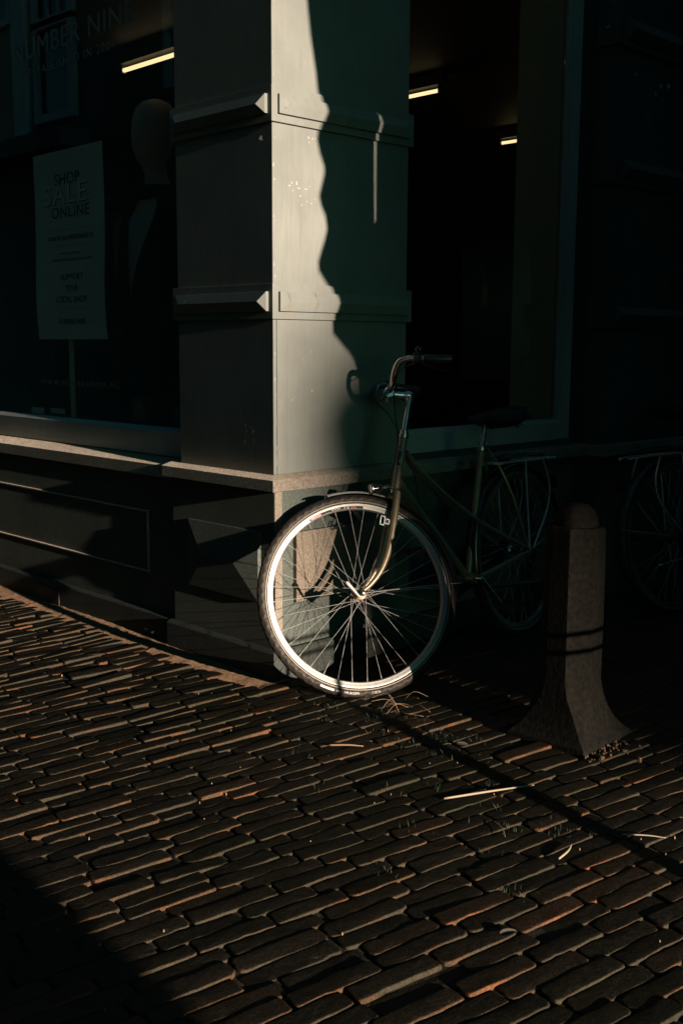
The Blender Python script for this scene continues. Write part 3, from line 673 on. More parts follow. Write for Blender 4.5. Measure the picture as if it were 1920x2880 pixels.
# ------------------------------------------------------------------ bicycles
QH = Vector((.79493, 0, .68210)); AX = Vector((-.37511, 0, .92698))
def make_wheel(root, name, mat, tyre_r=.350, rim='alu', qr=False, sticker=False, spokes=36, drum=False):
    wz = empty(name, parent=root, mat=mat)
    # tyre with UVs
    seg, sec = 160, 20; R0, r0_ = .3325, .0182; mb = MB(); rg = []
    for i in range(seg):
        a = 2*math.pi*i/seg; rg.append([((R0+r0_*math.cos(b))*math.cos(a), r0_*math.sin(b)*.98, (R0+r0_*math.cos(b))*math.sin(a)) for b in [2*math.pi*k/sec for k in range(sec)]])
    mb.rings(rg, caps=False, closed=True); ty = mb.build('tyre', 'tyre', wz, smooth=True, recalc=False)
    uvl = ty.data.uv_layers.new(name='UVMap'); n = sec
    for p in ty.data.polygons:
        i, k = divmod(p.index, n)
        for li, (du, dv) in zip(p.loop_indices, ((0, 0), (0, 1), (1, 1), (1, 0))): uvl.data[li].uv = ((i+du)/seg, (k+dv)/n)
    for s_ in (1, -1):
        MB().lathe([(.3205, s_*.0150), (.3245, s_*.0170), (.3245, s_*.0180), (.3200, s_*.0160)], 'y', 120, closed=True).build('reflective_stripe', 'tape', wz, smooth=True)
    MB().lathe([(.3165, .0125), (.3170, .0138), (.3110, .0142), (.3095, .0135), (.2995, .0122), (.2965, .0080), (.2960, 0), (.2965, -.0080), (.2995, -.0122), (.3095, -.0135), (.3110, -.0142), (.3170, -.0138), (.3165, -.0125), (.308, -.010), (.308, .010)], 'y', 160, closed=True).build('rim', rim, wz, smooth='auto')
    hr = .040 if drum else .013
    hp = [(0, -.050), (.006, -.050), (.006, -.040), (.019, -.036), (.021, -.032), (.019, -.028), (hr, -.024), (hr, .024), (.019, .028), (.021, .032), (.019, .036), (.006, .040), (.006, .050), (0, .050)]
    MB().lathe(hp, 'y', 24).build('hub', 'rust' if qr else 'chrome', wz, smooth='auto')
    meshes = {}
    for i in range(spokes):
        side = 1 if i % 2 else -1; tr = 1 if (i//2) % 2 else -1; key = (side, tr)
        a = 2*math.pi*i/spokes
        if key not in meshes:
            p0 = Vector((.019*math.cos(-tr*1.45), side*.0325, .019*math.sin(-tr*1.45))); p1 = Vector((.2970, side*.0015, 0)); dr = p1-p0
            mb = MB().tube([p0, p0+dr*.955], .0009, 6).tube([p0+dr*.955, p1], .0017, 6)
            o = mb.build('spoke', 'steel', wz, smooth='auto'); meshes[key] = o.data
        else:
            o = bpy.data.objects.new('spoke', meshes[key]); COL.objects.link(o); o.parent = wz
        o.rotation_euler = (0, -a-.04, 0)
    if qr:
        MB().tube([(0, -.066, 0), (0, .066, 0)], .0045, 10).lathe([(0, .058), (.0095, .058), (.0105, .062), (.0105, .070), (.006, .073), (0, .073)], 'y', 20).build('axle', 'chrome', wz, smooth='auto')
        lv = MB(); path = smooth_path([(-.004, .060, -.010), (.012, .066, -.012), (.026, .072, .004), (.040, .077, .022), (.056, .080, .043)], 5)
        rr = [.0038+.0036*max(0, (i/(len(path)-1)-.25)) for i in range(len(path))]; rr[-1] *= .6
        lv.tube(path, rr, 10); lv.build('quick_release_lever', 'white', wz, smooth=True)
    if sticker:
        def arc_quad(mb, a0, a1, ra, rb, off, n=16):
            for i in range(n):
                t0, t1 = a0+(a1-a0)*i/n, a0+(a1-a0)*(i+1)/n
                def y(r_): return .0134-(max(0, .3095-r_)/.0100)*.0013+off
                mb.add([(ra*math.cos(t0), y(ra), ra*math.sin(t0)), (ra*math.cos(t1), y(ra), ra*math.sin(t1)), (rb*math.cos(t1), y(rb), rb*math.sin(t1)), (rb*math.cos(t0), y(rb), rb*math.sin(t0))], [(0, 1, 2, 3)])
        mb = MB(); arc_quad(mb, R(63.5), R(101), .2998, .3085, .0006); mb.build('rim_sticker', 'sticker', wz, recalc=False)
        mb = MB(); arc_quad(mb, R(64.5), R(72), .3005, .3070, .0010); mb.build('rim_sticker', 'red', wz, recalc=False)
        def arc_text(s_, ang, rmid, wd, ht, mat, off=.0012, flip=False, sp=1.0, ybase=None):
            co, f = text_mesh(s_, wd, ht, sp, .0002); vv = []
            for c in co:
                # letters read upside-down: tops towards the hub, running against the angle
                t_ = ang+(c[0]/rmid); r_ = rmid-c[1]
                y = (.0134-(max(0, .3095-r_)/.0100)*.0013+off) if ybase is None else ybase(r_)+off
                vv.append((r_*math.cos(t_), y+c[2], r_*math.sin(t_)))
            mb = MB(); mb.add(vv, f); mb.build('lettering', mat, wz, recalc=False)
        arc_text('XR', R(94.6), .3041, .0215, .0072, 'red', sp=1.0)
        arc_text('19', R(90.0), .3041, .0170, .0072, 'white', sp=1.0)
        arc_text('exal', R(82.5), .3041, .0300, .0062, 'white', sp=1.0)
        arc_text('double', R(75.5), .3041, .0230, .0045, 'white') if False else None
        yb = lambda r_: .0178*math.sqrt(max(0.05, 1-((r_-.3325)/.0182)**2))
        def low_text(s_, ang, wd, ht, mat='white'):
            arc_text(s_, R(ang), .3350, wd, ht, mat, .0008, ybase=yb)
        low_text('CST', -91.5, .030, .0070); low_text('PEDIUM', -77, .050, .0075); low_text('ONE', -69.5, .020, .0055)
        mb = MB()
        for i in range(10):
            t0, t1 = R(-66.5+i*.85), R(-66.5+(i+1)*.85); ra, rb = .3312, .3385
            mb.add([(ra*math.cos(t0), yb(ra)+.0008, ra*math.sin(t0)), (ra*math.cos(t1), yb(ra)+.0008, ra*math.sin(t1)), (rb*math.cos(t1), yb(rb)+.0008, rb*math.sin(t1)), (rb*math.cos(t0), yb(rb)+.0008, rb*math.sin(t0))], [(0, 1, 2, 3)])
        mb.build('sidewall_mark', 'white', wz, recalc=False)
    return wz

def fender(mb, a0, a1, Rf=.372, wdt=.026, dep=.014, n=48):
    rg = []
    for i in range(n+1):
        a = a0+(a1-a0)*i/n; o = []
        pts = [(-1, dep), (-.8, dep*.45), (-.4, .002), (0, 0), (.4, .002), (.8, dep*.45), (1, dep)]
        for wv, dp in pts: o.append((Rf-dp, wv*wdt))
        for wv, dp in reversed(pts): o.append((Rf-dp-.0012, wv*(wdt-.001)))
        rg.append([(r_*math.cos(a), y, r_*math.sin(a)) for r_, y in o])
    return mb.rings(rg)

def make_bike(O, fwd, nrm, up, Nl, label, group, paintm, rim, detail):
    mw = Matrix(((fwd.x, nrm.x, up.x, O.x), (fwd.y, nrm.y, up.y, O.y), (fwd.z, nrm.z, up.z, O.z), (0, 0, 0, 1)))
    root = empty('bicycle', mat=mw); tag(root, label, 'bicycle', group)
    Nl = Nl.normalized(); ef = Nl.cross(AX).normalized()
    if ef.x < 0: ef = -ef
    S = lambda f, l, h: QH+ef*f+Nl*l+AX*h
    # ---- frame
    fr = MB()
    fr.tube([S(0, 0, -.004), S(0, 0, .186)], .0172, 16)
    bb = Vector((.375, 0, .292))
    for s_ in (1, -1):
        fr.tube(smooth_path([(.724, s_*.008, .802), (.66, s_*.013, .737), (.534, s_*.016, .644), (.42, s_*.018, .573), (.305, s_*.022, .505), (.15, s_*.040, .425), (0, s_*.060, .352)], 5), .0082, 10)
        fr.tube(smooth_path([(.188, s_*.012, .778), (.135, s_*.03, .70), (.085, s_*.052, .575), (.0, s_*.060, .352)], 5), .0068, 8)
        fr.tube([(.36, s_*.030, .290), (.22, s_*.05, .312), (0, s_*.060, .340)], .0092, 10)
        fr.box(-.018, .018, s_*.060-.003, s_*.060+.003, .325, .365)
    fr.tube([(.782, 0, .708), (.669, 0, .588), bb], .0142, 12)
    fr.tube([bb, (.203, 0, .795)], .0143, 14)
    fr.tube([bb+Vector((0, -.036, 0)), bb+Vector((0, .036, 0))], .021, 16)
    fr.tube([(.297, -.03, .502), (.297, .03, .502)], .0075, 8)
    frame = fr.build('frame', paintm, root, smooth='auto')
    cl = MB().tube([(.212, 0, .770), (.200, 0, .804)], .0175, 14).box(.175, .200, -.010, .010, .782, .800); cl.build('seat_clamp', 'chrome', frame, smooth='auto', bevel=.001)
    if detail:   # badge on the head tube, a pictogram and bars
        bd = MB(); bk = MB()
        def patch(mb, h0, h1, a0, a1, off):
            n = 6
            for i in range(n):
                t0, t1 = R(a0+(a1-a0)*i/n), R(a0+(a1-a0)*(i+1)/n); rr = .0172+off
                P = lambda t, h: S(rr*math.cos(t), rr*math.sin(t), h)
                mb.add([P(t0, h0), P(t1, h0), P(t1, h1), P(t0, h1)], [(0, 1, 2, 3)])
        patch(bd, .060, .136, 38, 92, .0006); patch(bd, .062, .0665, 96, 104, .0006)
        patch(bk, .088, .132, 40, 66, .0010); patch(bk, .100, .128, 66, 80, .0010); patch(bk, .078, .088, 40, 92, .0010); patch(bk, .112, .133, 80, 88, .0010)
        patch(bk, .064, .068, 42, 70, .0010); patch(bk, .139, .150, 42, 62, .0010)
        bd.build('badge', 'tape', frame, recalc=False); bk.build('badge_print', 'ink', frame, recalc=False)
    # ---- headset and stem
    hs = MB()
    for h0, h1, ra in ((.184, .190, .0185), (.190, .197, .0205), (.197, .203, .0165), (.203, .211, .0175), (-.014, -.004, .0195), (-.022, -.014, .017)): hs.tube([S(0, 0, h0), S(0, 0, h1)], ra, 20)
    hs.build('headset', 'chrome', root, smooth='auto', bevel=.0012)
    st = MB().tube([S(0, 0, .205), S(0, 0, .332)], .0112, 16)
    st.tube(smooth_path([S(-.004, 0, .345), S(.012, 0, .343), S(.045, 0, .338), S(.075, 0, .334)], 4), [.0135]+[.0150]*4+[.0135]*8, 14)
    st.tube([S(0, 0, .322), S(0, 0, .356)], .0148, 14)
    st.tube([S(.082, -.022, .334), S(.082, .022, .334)], .0185, 18)
    stem = st.build('stem', 'chrome', root, smooth='auto')
    cp = MB()
    for l in (-.012, .006): cp.tube([S(.078, l, .318), S(.072, l, .298)], .007, 8)
    cp.build('clamp_bolt', 'chrome', stem, smooth='auto')
    hb = MB(); half = [(.082, 0, .334), (.084, .045, .333), (.090, .085, .338), (.096, .118, .358), (.097, .138, .383), (.090, .154, .405), (.066, .163, .418), (.03, .171, .424), (-.02, .181, .431), (-.074, .193, .439)]
    pathL = smooth_path([S(*p) for p in half], 6); pathR = smooth_path([S(p[0], -p[1], p[2]) for p in half], 6)
    hb.tube(pathL, .0112, 14).tube(pathR, .0112, 14); bar = hb.build('handlebar', 'chrome', root, smooth='auto')
    for s_ in (1, -1):
        gp = MB(); P = lambda f, l, h: S(f, s_*l, h)
        gp.tube([P(.014, .1745, .4265), P(.006, .176, .4275), P(-.074, .193, .439), P(-.081, .1945, .440)], [.0150, .0158, .0155, .013], 16); gp.build('grip', 'black', bar, smooth='auto')
        lv = MB().tube([P(.046, .1675, .4215), P(.020, .1735, .4255)], .0158, 14)
        lv.tube(smooth_path([P(.035, .170, .428), P(.046, .166, .438), P(.032, .17, .444), P(.02, .173, .438)], 3), .006, 8)
        lv.tube(smooth_path([P(.03, .176, .414), P(.0, .19, .398), P(-.05, .205, .388), P(-.075, .21, .388)], 4), .0035, 8)
        lv.build('brake_lever', 'black_gloss', bar, smooth='auto')
        if s_ == 1:
            MB().ball(P(.034, .1705, .456), .015, .015, .013, 16, 10).tube([P(.034, .170, .430), P(.034, .1703, .450)], .008, 10).build('bell', 'black_gloss', bar, smooth=True)
    # ---- fork
    fk = MB()
    fk.tube([S(0, 0, -.018), S(0, 0, -.004)], .0165, 14)
    fk.tube([S(0, -.036, -.030), S(0, -.020, -.018), S(0, .020, -.018), S(0, .036, -.030)], .0125, 12)
    for s_ in (1, -1):
        path = smooth_path([S(0, s_*.034, -.022), S(-.001, s_*.038, -.10), S(.0, s_*.043, -.20), S(.006, s_*.046, -.26), S(.021, s_*.049, -.315), S(.046, s_*.051, -.362), S(.0715, s_*.0525, -.392)], 5)
        n = len(path); fk.tube(path, [.0138-.0072*max(0, (i/(n-1)-.2)/.8) for i in range(n)], 12)
        fk.add([S(.066, s_*.0545, -.384), S(.088, s_*.0545, -.392), S(.080, s_*.0545, -.408), S(.060, s_*.0545, -.404), S(.066, s_*.0505, -.384), S(.088, s_*.0505, -.392), S(.080, s_*.0505, -.408), S(.060, s_*.0505, -.404)], [(0, 1, 2, 3), (7, 6, 5, 4), (0, 4, 5, 1), (1, 5, 6, 2), (2, 6, 7, 3), (3, 7, 4, 0)])
    fork = fk.build('front_fork', paintm, root, smooth='auto')
    lb = MB()   # slotted lamp bracket on the left blade
    lb.tube([S(.008, .040, -.138), S(.030, .046, -.136)], .004, 8)
    def slot(mb, f0, f1, h0, h1, l):
        t_ = .004
        for a, b_, c, e in ((f0, f1, h0, h0+t_), (f0, f1, h1-t_, h1), (f0, f0+t_, h0, h1), (f1-t_, f1, h0, h1)):
            P = [S(a, l-.0015, c), S(b_, l-.0015, c), S(b_, l-.0015, e), S(a, l-.0015, e), S(a, l+.0015, c), S(b_, l+.0015, c), S(b_, l+.0015, e), S(a, l+.0015, e)]
            mb.add(P, [(0, 3, 2, 1), (4, 5, 6, 7), (0, 1, 5, 4), (1, 2, 6, 5), (2, 3, 7, 6), (3, 0, 4, 7)])
    slot(lb, .030, .048, -.152, -.118, .046);  slot(lb, .014, .031, -.146, -.126, .046)
    lb.build('lamp_bracket', 'alu_dark', fork, smooth='auto')
    # ---- wheels
    WCl = S(.0728, 0, -.3988)
    upw = (Vector((0, 0, 1))-Nl*Nl.z).normalized(); fww = Nl.cross(upw).normalized()
    if fww.x < 0: fww = -fww
    def wm(c, X, Y, Z_): return Matrix(((X.x, Y.x, Z_.x, c.x), (X.y, Y.y, Z_.y, c.y), (X.z, Y.z, Z_.z, c.z), (0, 0, 0, 1)))
    Yax = upw.cross(fww); sgn = 1 if Yax.dot(Nl) > 0 else -1
    fmat = wm(WCl, fww, Yax*1.0, upw)
    make_wheel(root, 'front_wheel', fmat, rim=rim, qr=detail, sticker=detail)
    rc = Vector((-.012, 0, .343)); rmat = wm(rc, Vector((1, 0, 0)), Vector((0, 1, 0)), Vector((0, 0, 1)))
    make_wheel(root, 'rear_wheel', rmat, rim='alu_dark', drum=not detail)
    # ---- mudguards
    ff = MB(); fender(ff, R(80), R(190), .3615, .024, .010)
    fo = ff.build('front_mudguard', 'black_gloss', root, smooth='auto', recalc=True); fo.matrix_local = fmat
    ft = MB(); fender(ft, R(79.6), R(113), .3630, .0246, .010); fto = ft.build('mudguard_tip', 'bright', fo, smooth='auto')
    sy = MB()
    for s_ in (1, -1): sy.tube([(0, s_*.056, 0), (-.20, s_*.045, -.001), (-.372, s_*.026, -.004)], .0018, 6)
    sy.tube([(-.372, -.026, -.004), (-.372, .026, -.004)], .0018, 6); sy.build('mudguard_stay', 'steel', fo, smooth='auto')
    rf = MB(); fender(rf, R(-12), R(205), .368, .026); ro = rf.build('rear_mudguard', 'black_gloss' if detail else 'bike2', root, smooth='auto'); ro.matrix_local = rmat
    sy = MB()
    for s_ in (1, -1): sy.tube([(0, s_*.056, 0), (-.366, s_*.026, .06)], .002, 6)
    sy.build('mudguard_stay', 'steel', ro, smooth='auto')
    # ---- lamp on the mudguard
    lx = Vector((-.106, .030, .358)); lamp_ = MB().lathe([(0, -.026), (.010, -.026), (.015, -.020), (.0175, -.006), (.0185, .010), (.019, .014), (.0, .014)], 'x', 20); lo = lamp_.build('headlight', 'black_gloss', root, smooth='auto')
    lo.matrix_local = fmat @ Matrix.Translation(lx)
    MB().lathe([(0, .0145), (.0165, .0145), (.017, .017), (.012, .0225), (0, .025)], 'x', 20).build('lens', 'lens', lo, smooth=True)
    MB().lathe([(.0192, .009), (.0200, .0115), (.0192, .015)], 'x', 20).build('lamp_ring', 'chrome', lo, smooth=True)
    MB().tube([(-.020, 0, 0), (-.045, -.004, .002), (-.062, -.012, .0)], .007, 8).build('lamp_mount', 'chrome', lo, smooth='auto')
    # ---- saddle
    sp = MB().tube([(.207, 0, .780), (.168, 0, .880)], .0125, 14); sp.build('seat_post', 'chrome', root, smooth='auto')
    rg = []
    for s_, wv, zt, zb in ((.265, .016, .905, .890), (.25, .022, .912, .885), (.20, .028, .918, .880), (.14, .042, .921, .860), (.08, .075, .924, .850), (.03, .097, .930, .850), (-.02, .100, .936, .862), (-.05, .088, .934, .880)):
        o = []
        for k in range(16):
            a = 2*math.pi*k/16; y = wv*math.cos(a); z = (zt+zb)/2+(zt-zb)/2*(abs(math.sin(a))**.7)*(1 if math.sin(a) > 0 else -1)
            o.append((s_, y, z))
        rg.append(o)
    sd = MB().rings(rg).build('saddle', 'saddle', root, smooth='auto')
    sr = MB()
    for s_ in (1, -1): sr.tube(smooth_path([(.24, s_*.012, .895), (.17, s_*.022, .868), (.08, s_*.03, .866), (.01, s_*.055, .885)], 4), .0035, 8)
    for s_ in (1, -1): sr.tube([(.005+.005*i, s_*.062+.013*math.cos(i*1.57), .855+.0015*i+.013*math.sin(i*1.57)) for i in range(18)], .0022, 6)
    sr.build('saddle_rail', 'black', sd, smooth='auto')
    # ---- rack
    rk = MB()
    for s_ in (1, -1):
        rk.tube(smooth_path([(.17, s_*.02, .715), (.12, s_*.05, .712), (-.05, s_*.062, .712), (-.27, s_*.058, .705), (-.315, s_*.02, .700)], 5), .0046, 8)
        rk.tube(smooth_path([(-.02, s_*.063, .712), (-.01, s_*.066, .60), (-.0, s_*.066, .352)], 4), .0042, 8)
        rk.tube(smooth_path([(-.16, s_*.064, .709), (-.20, s_*.066, .60), (-.17, s_*.066, .50), (-.03, s_*.066, .352)], 4), .0042, 8)
    for x in (.10, .02, -.06, -.14, -.22): rk.tube([(x, -.058, .711), (x, .058, .711)], .0035, 6)
    rack = rk.build('rear_rack', 'bright', root, smooth='auto')
    sb = MB()   # sprung clip
    for s_ in (1, -1): sb.tube(smooth_path([(.06, s_*.035, .722), (-.03, s_*.035, .742), (-.14, s_*.035, .738), (-.235, s_*.035, .718)], 4), .0032, 6)
    sb.tube([(-.235, -.035, .718), (-.235, .035, .718)], .0032, 6).tube([(.06, -.035, .722), (.06, .035, .722)], .006, 8); sb.build('spring_clip', 'black_gloss', rack, smooth='auto')
    rl = MB().box(-.352, -.340, -.022, .022, .57, .625); rl.build('rear_reflector', 'red_lens', root, bevel=.003)
    # ---- cranks, pedals, chain case, stand
    ca = (Vector((.235, 0, .150))-bb).normalized()
    for s_ in (1, -1):
        dr = ca*s_; e = bb+dr*.170
        cr2 = MB().tube([bb+Vector((0, s_*.035, 0)), bb+Vector((0, s_*.062, 0))], .011, 12)
        cr2.tube([bb+Vector((0, s_*.058, 0)), e+Vector((0, s_*.066, 0))], [.0105, .0085], 10); co = cr2.build('crank', 'chrome', root, smooth='auto')
        pd = MB().tube([e+Vector((0, s_*.060, 0)), e+Vector((0, s_*.165, 0))], .005, 8)
        x, y, z = e; pd.box(x-.042, x-.020, min(y+s_*.078, y+s_*.160), max(y+s_*.078, y+s_*.160), z-.011, z+.011).box(x+.020, x+.042, min(y+s_*.078, y+s_*.160), max(y+s_*.078, y+s_*.160), z-.011, z+.011)
        for yy in (.078, .154): pd.box(x-.0200, x+.0200, min(y+s_*yy, y+s_*(yy+.006)), max(y+s_*yy, y+s_*(yy+.006)), z-.009, z+.009)
        pd.build('pedal', 'black', co, smooth='auto')
    cc = MB(); oc = []
    for a in np.linspace(60, 300, 16): oc.append((-.012-.05+.05*math.cos(R(a))*1.0+.05, .343+.052*math.sin(R(a))))
    for a in np.linspace(-62+360-360, 62, 16): oc.append((bb.x+.098*math.cos(R(a)), bb.z+.098*math.sin(R(a))))
    cc.prism(oc, 'y', -.062, -.046); cc.build('chain_case', 'black_gloss', root, bevel=.003)
    ks = MB().tube([(.30, .045, .245), (.16, .058, .228), (-.02, .070, .212), (-.035, .080, .209)], .0078, 10); ks.build('kickstand', 'chrome' if not detail else 'bike2', root, smooth='auto')
    if detail:
        cb = MB()
        cb.tube(smooth_path([S(.03, .175, .412), S(.085, .14, .37), S(.06, .03, .30), S(.02, .015, .16), S(.03, .03, .0)], 6), .0022, 6)
        cb.tube(smooth_path([S(.03, -.175, .412), S(.09, -.13, .34), S(.05, -.03, .26), S(-.05, -.02, .1), (.62, -.02, .56)], 6), .0022, 6); cb.build('brake_cable', 'black', root, smooth='auto')
    return root

O1 = Vector((.22586, 1.14944, 0)); f1 = Vector((.12182885, -.99255112, 0)); n1 = Vector((.98622767, .12105269, .11269969)); u1 = Vector((-.1118602, -.01373007, .99362909))
make_bike(O1, f1, n1, u1, Vector((.58105458, .77916058, .23512627)), 'bronze city bicycle leaning on the corner pier with its front wheel turned out into sunlight', 'bicycles leaning along the shop wall', 'bike', 'alu', True)
az2 = R(79); ln2 = R(7)
f2 = Vector((math.cos(az2), math.sin(az2), 0)); lf = Vector((-math.sin(az2), math.cos(az2), 0))
u2 = (Vector((0, 0, 1))*math.cos(ln2)+lf*math.sin(ln2)).normalized(); n2 = u2.cross(f2).normalized()
make_bike(Vector((.50, 1.96, 0)), f2, n2, u2, Vector((0, 1, 0)), 'dark bicycle in deep shade, its rear wheel and rack beyond the concrete bollard', 'bicycles leaning along the shop wall', 'bike2', 'alu_dark', False)

# ------------------------------------------------------------------ bollard
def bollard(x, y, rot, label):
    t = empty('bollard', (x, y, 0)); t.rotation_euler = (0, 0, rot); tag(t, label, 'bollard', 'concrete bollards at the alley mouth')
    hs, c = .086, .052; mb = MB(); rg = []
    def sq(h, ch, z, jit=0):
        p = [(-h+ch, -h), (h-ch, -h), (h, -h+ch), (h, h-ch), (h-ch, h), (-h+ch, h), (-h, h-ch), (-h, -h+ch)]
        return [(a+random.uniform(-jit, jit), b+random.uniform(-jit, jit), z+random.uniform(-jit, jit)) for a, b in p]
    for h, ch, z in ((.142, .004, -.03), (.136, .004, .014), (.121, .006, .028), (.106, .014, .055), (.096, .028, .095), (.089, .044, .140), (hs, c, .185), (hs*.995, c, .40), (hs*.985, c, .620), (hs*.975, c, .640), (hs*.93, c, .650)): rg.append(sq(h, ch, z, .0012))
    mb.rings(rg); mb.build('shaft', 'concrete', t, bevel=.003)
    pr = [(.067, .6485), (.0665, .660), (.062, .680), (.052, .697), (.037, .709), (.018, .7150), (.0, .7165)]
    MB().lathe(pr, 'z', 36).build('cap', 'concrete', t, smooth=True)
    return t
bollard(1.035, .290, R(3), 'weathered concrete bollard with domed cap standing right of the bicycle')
def rubble():
    mb = MB()
    for i in range(150):
        a = random.uniform(0, 1); x = 1.175+random.gauss(.02, .030); y = .27+random.gauss(0, .055); s_ = random.uniform(.002, .014)*(1-.6*a)
        pts = [(x+s_*random.uniform(.6, 1)*math.cos(k*1.05), y+s_*random.uniform(.6, 1)*math.sin(k*1.05)) for k in range(6)]
        h = random.uniform(.001, .8)*s_; top = [(x+(px-x)*.6, y+(py-y)*.6, h) for px, py in pts]
        mb.rings([[(px, py, -.01) for px, py in pts], top])
    tag(mb.build('rubble', 'rubble'), 'crumbled brown mortar heaped at the right foot of the concrete bollard', 'rubble', kind='stuff')
rubble()

# ------------------------------------------------------------------ litter, grass
def stick(name, p, r, mat, label, cat, z=.006, bow=.006, group=None):
    a, b = Vector((p[0], p[1], z)), Vector((p[2], p[3], z)); m = (a+b)/2+Vector((bow, bow*.5, .003)); path = smooth_path([a, m, b], 7); n = len(path)
    o = MB().tube(path, [r*(1-.75*abs(i/(n-1)-.25)**1.4) for i in range(n)], 6).build(name, mat, smooth=True); tag(o, label, cat, group)
G = 'dry stalks scattered on the paving'
stick('straw_stalk', (1.097, -.367, 1.207, -.124), .0032, 'straw', 'longest pale straw stalk lying on the paving below the bollard', 'straw', group=G)
stick('straw_stalk', (.613, -.319, .689, -.252), .0030, 'straw_dk', 'short tan stalk on the bricks below the front wheel', 'straw', group=G)
stick('straw_stalk', (1.500, -.433, 1.479, -.351), .0030, 'straw', 'stubby pale stalk pointing up the picture, below the thin shadow line', 'straw', group=G)
stick('straw_stalk', (1.533, -.215, 1.616, -.156), .0020, 'straw', 'thin curved stalk near the right edge of the picture', 'straw', group=G)
stick('twig', (1.270, -.381, 1.345, -.431), .0016, 'straw_dk', 'thin dark twig between the long straw stalk and the stubby one', 'twig')
# tangle of weeds by the tyre
def tangle():
    mb = MB()
    for i in range(9):
        x, y = .44+random.uniform(-.05, .14), .11+random.uniform(-.07, .07); a = random.uniform(0, 6.28); L = random.uniform(.05, .14); h = random.uniform(.005, .05)
        p = [(x, y, .002), (x+L*.4*math.cos(a), y+L*.4*math.sin(a), h), (x+L*math.cos(a+.5), y+L*math.sin(a+.5), random.uniform(.003, .02))]
        mb.tube(smooth_path(p, 4), .0008, 5)
    tag(mb.build('dry_weeds', 'straw_dk', smooth=True), 'tangle of dry weed stalks caught under the front tyre', 'weeds')
tangle()
def leafy_weed(x, y):
    t = empty('small_weed', (x, y, 0)); tag(t, 'tiny green weed sprouting from the mortar at the foot of the wall', 'plant')
    st, lf_ = MB(), MB()
    for i in range(5):
        a = i*1.3; tip = Vector((.02*math.cos(a), .012*math.sin(a)-.006, .03+.008*(i % 3))); st.tube([(0, 0, 0), tip*.6+Vector((0, 0, .004)), tip], .0010, 5)
        s_ = Vector((-math.sin(a), math.cos(a), .2))*.009; e = tip+Vector((math.cos(a), math.sin(a), .4))*.020; m_ = (tip+e)/2; lf_.add([tip, m_+s_, e, m_-s_], [(0, 1, 2), (0, 2, 3)])
    st.build('stem', 'grassm', t); lf_.build('leaves', 'grassm', t, recalc=False)
leafy_weed(-.700, -.060)
def joint_grass():
    mb = MB(); spots = [(.50, .02), (.60, .05), (.66, .03), (.70, -.02), (.55, -.06), (.78, -.01), (.80, -.06), (.86, .03), (.74, -.13), (.62, -.12), (.98, -.10), (.88, -.14), (1.12, -.20), (1.2, -.30), (1.02, -.33), (1.32, -.38), (.95, -.42), (.47, -.18), (.35, -.08), (1.42, -.30), (1.36, -.52), (1.15, -.55), (1.5, -.62), (1.25, -.75), (.82, -.55), (.6, -.42)]
    for (x, y) in spots:
        for i in range(random.randint(6, 16)):
            px, py = x+random.gauss(0, .028), y+random.gauss(0, .016); h = random.uniform(.006, .020); a = random.uniform(0, 6.28); lean = random.uniform(.1, .9)*h
            s_ = Vector((math.cos(a+1.57), math.sin(a+1.57), 0))*.0009; b = Vector((px, py, -.006)); t_ = Vector((px+lean*math.cos(a), py+lean*math.sin(a), h))
            m_ = (b+t_)/2+Vector((0, 0, h*.15)); mb.add([b-s_, b+s_, m_+s_*.8, t_, m_-s_*.8], [(0, 1, 2, 3, 4)])
    tag(mb.build('grass', 'grassm', recalc=False), 'short grass growing in the joints of the brick paving', 'grass', kind='stuff')
joint_grass()
def bits():
    mb = MB()
    for i in range(45):
        x, y = random.uniform(-.6, 1.9), random.uniform(-1.5, .0); s_ = random.uniform(.0012, .0032); n = 5
        mb.rings([[(x+s_*math.cos(k*1.26)*random.uniform(.7, 1.2), y+s_*math.sin(k*1.26), -.004) for k in range(n)], [(x+.5*s_*math.cos(k*1.26), y+.5*s_*math.sin(k*1.26), .002+s_*.6) for k in range(n)]])
    tag(mb.build('grit', 'straw_dk'), 'pale grit and crumbs strewn over the brick paving', 'grit', kind='stuff')
bits()
def leaf(x, y, rz, s_, label):
    mb = MB(); n = 10; up_ = []; 
    for k in range(n):
        a = 2*math.pi*k/n; up_.append((s_*math.cos(a), .55*s_*math.sin(a)*(1-.3*math.cos(a)), .004+.006*abs(math.sin(a))))
    mb.v = [(0, 0, .003)]+up_; mb.f = [(0, 1+k, 1+(k+1) % n) for k in range(n)]
    o = mb.build('fallen_leaf', 'leaf', recalc=False); o.location = (x, y, .004); o.rotation_euler = (0, 0, rz); tag(o, label, 'leaf', 'leaves dropped on the paving')
leaf(.885, -.035, .6, .018, 'small pale curled leaf on the bricks just left of the bollard foot')
leaf(.72, .42, 2.2, .022, 'grey leaf lying in shade behind the bollard foot')
leaf(1.62, -.78, 1.2, .020, 'brown leaf on the bricks in the lower right of the picture')

# ------------------------------------------------------------------ the street around: added unseen shade casters, houses, and what the glass mirrors
def sun_shift(y, z, X):   # point of the sun ray through the right wall (0, y, z) at distance X
    t_ = X/SD.x; return (y+t_*SD.y, z+t_*SD.z)
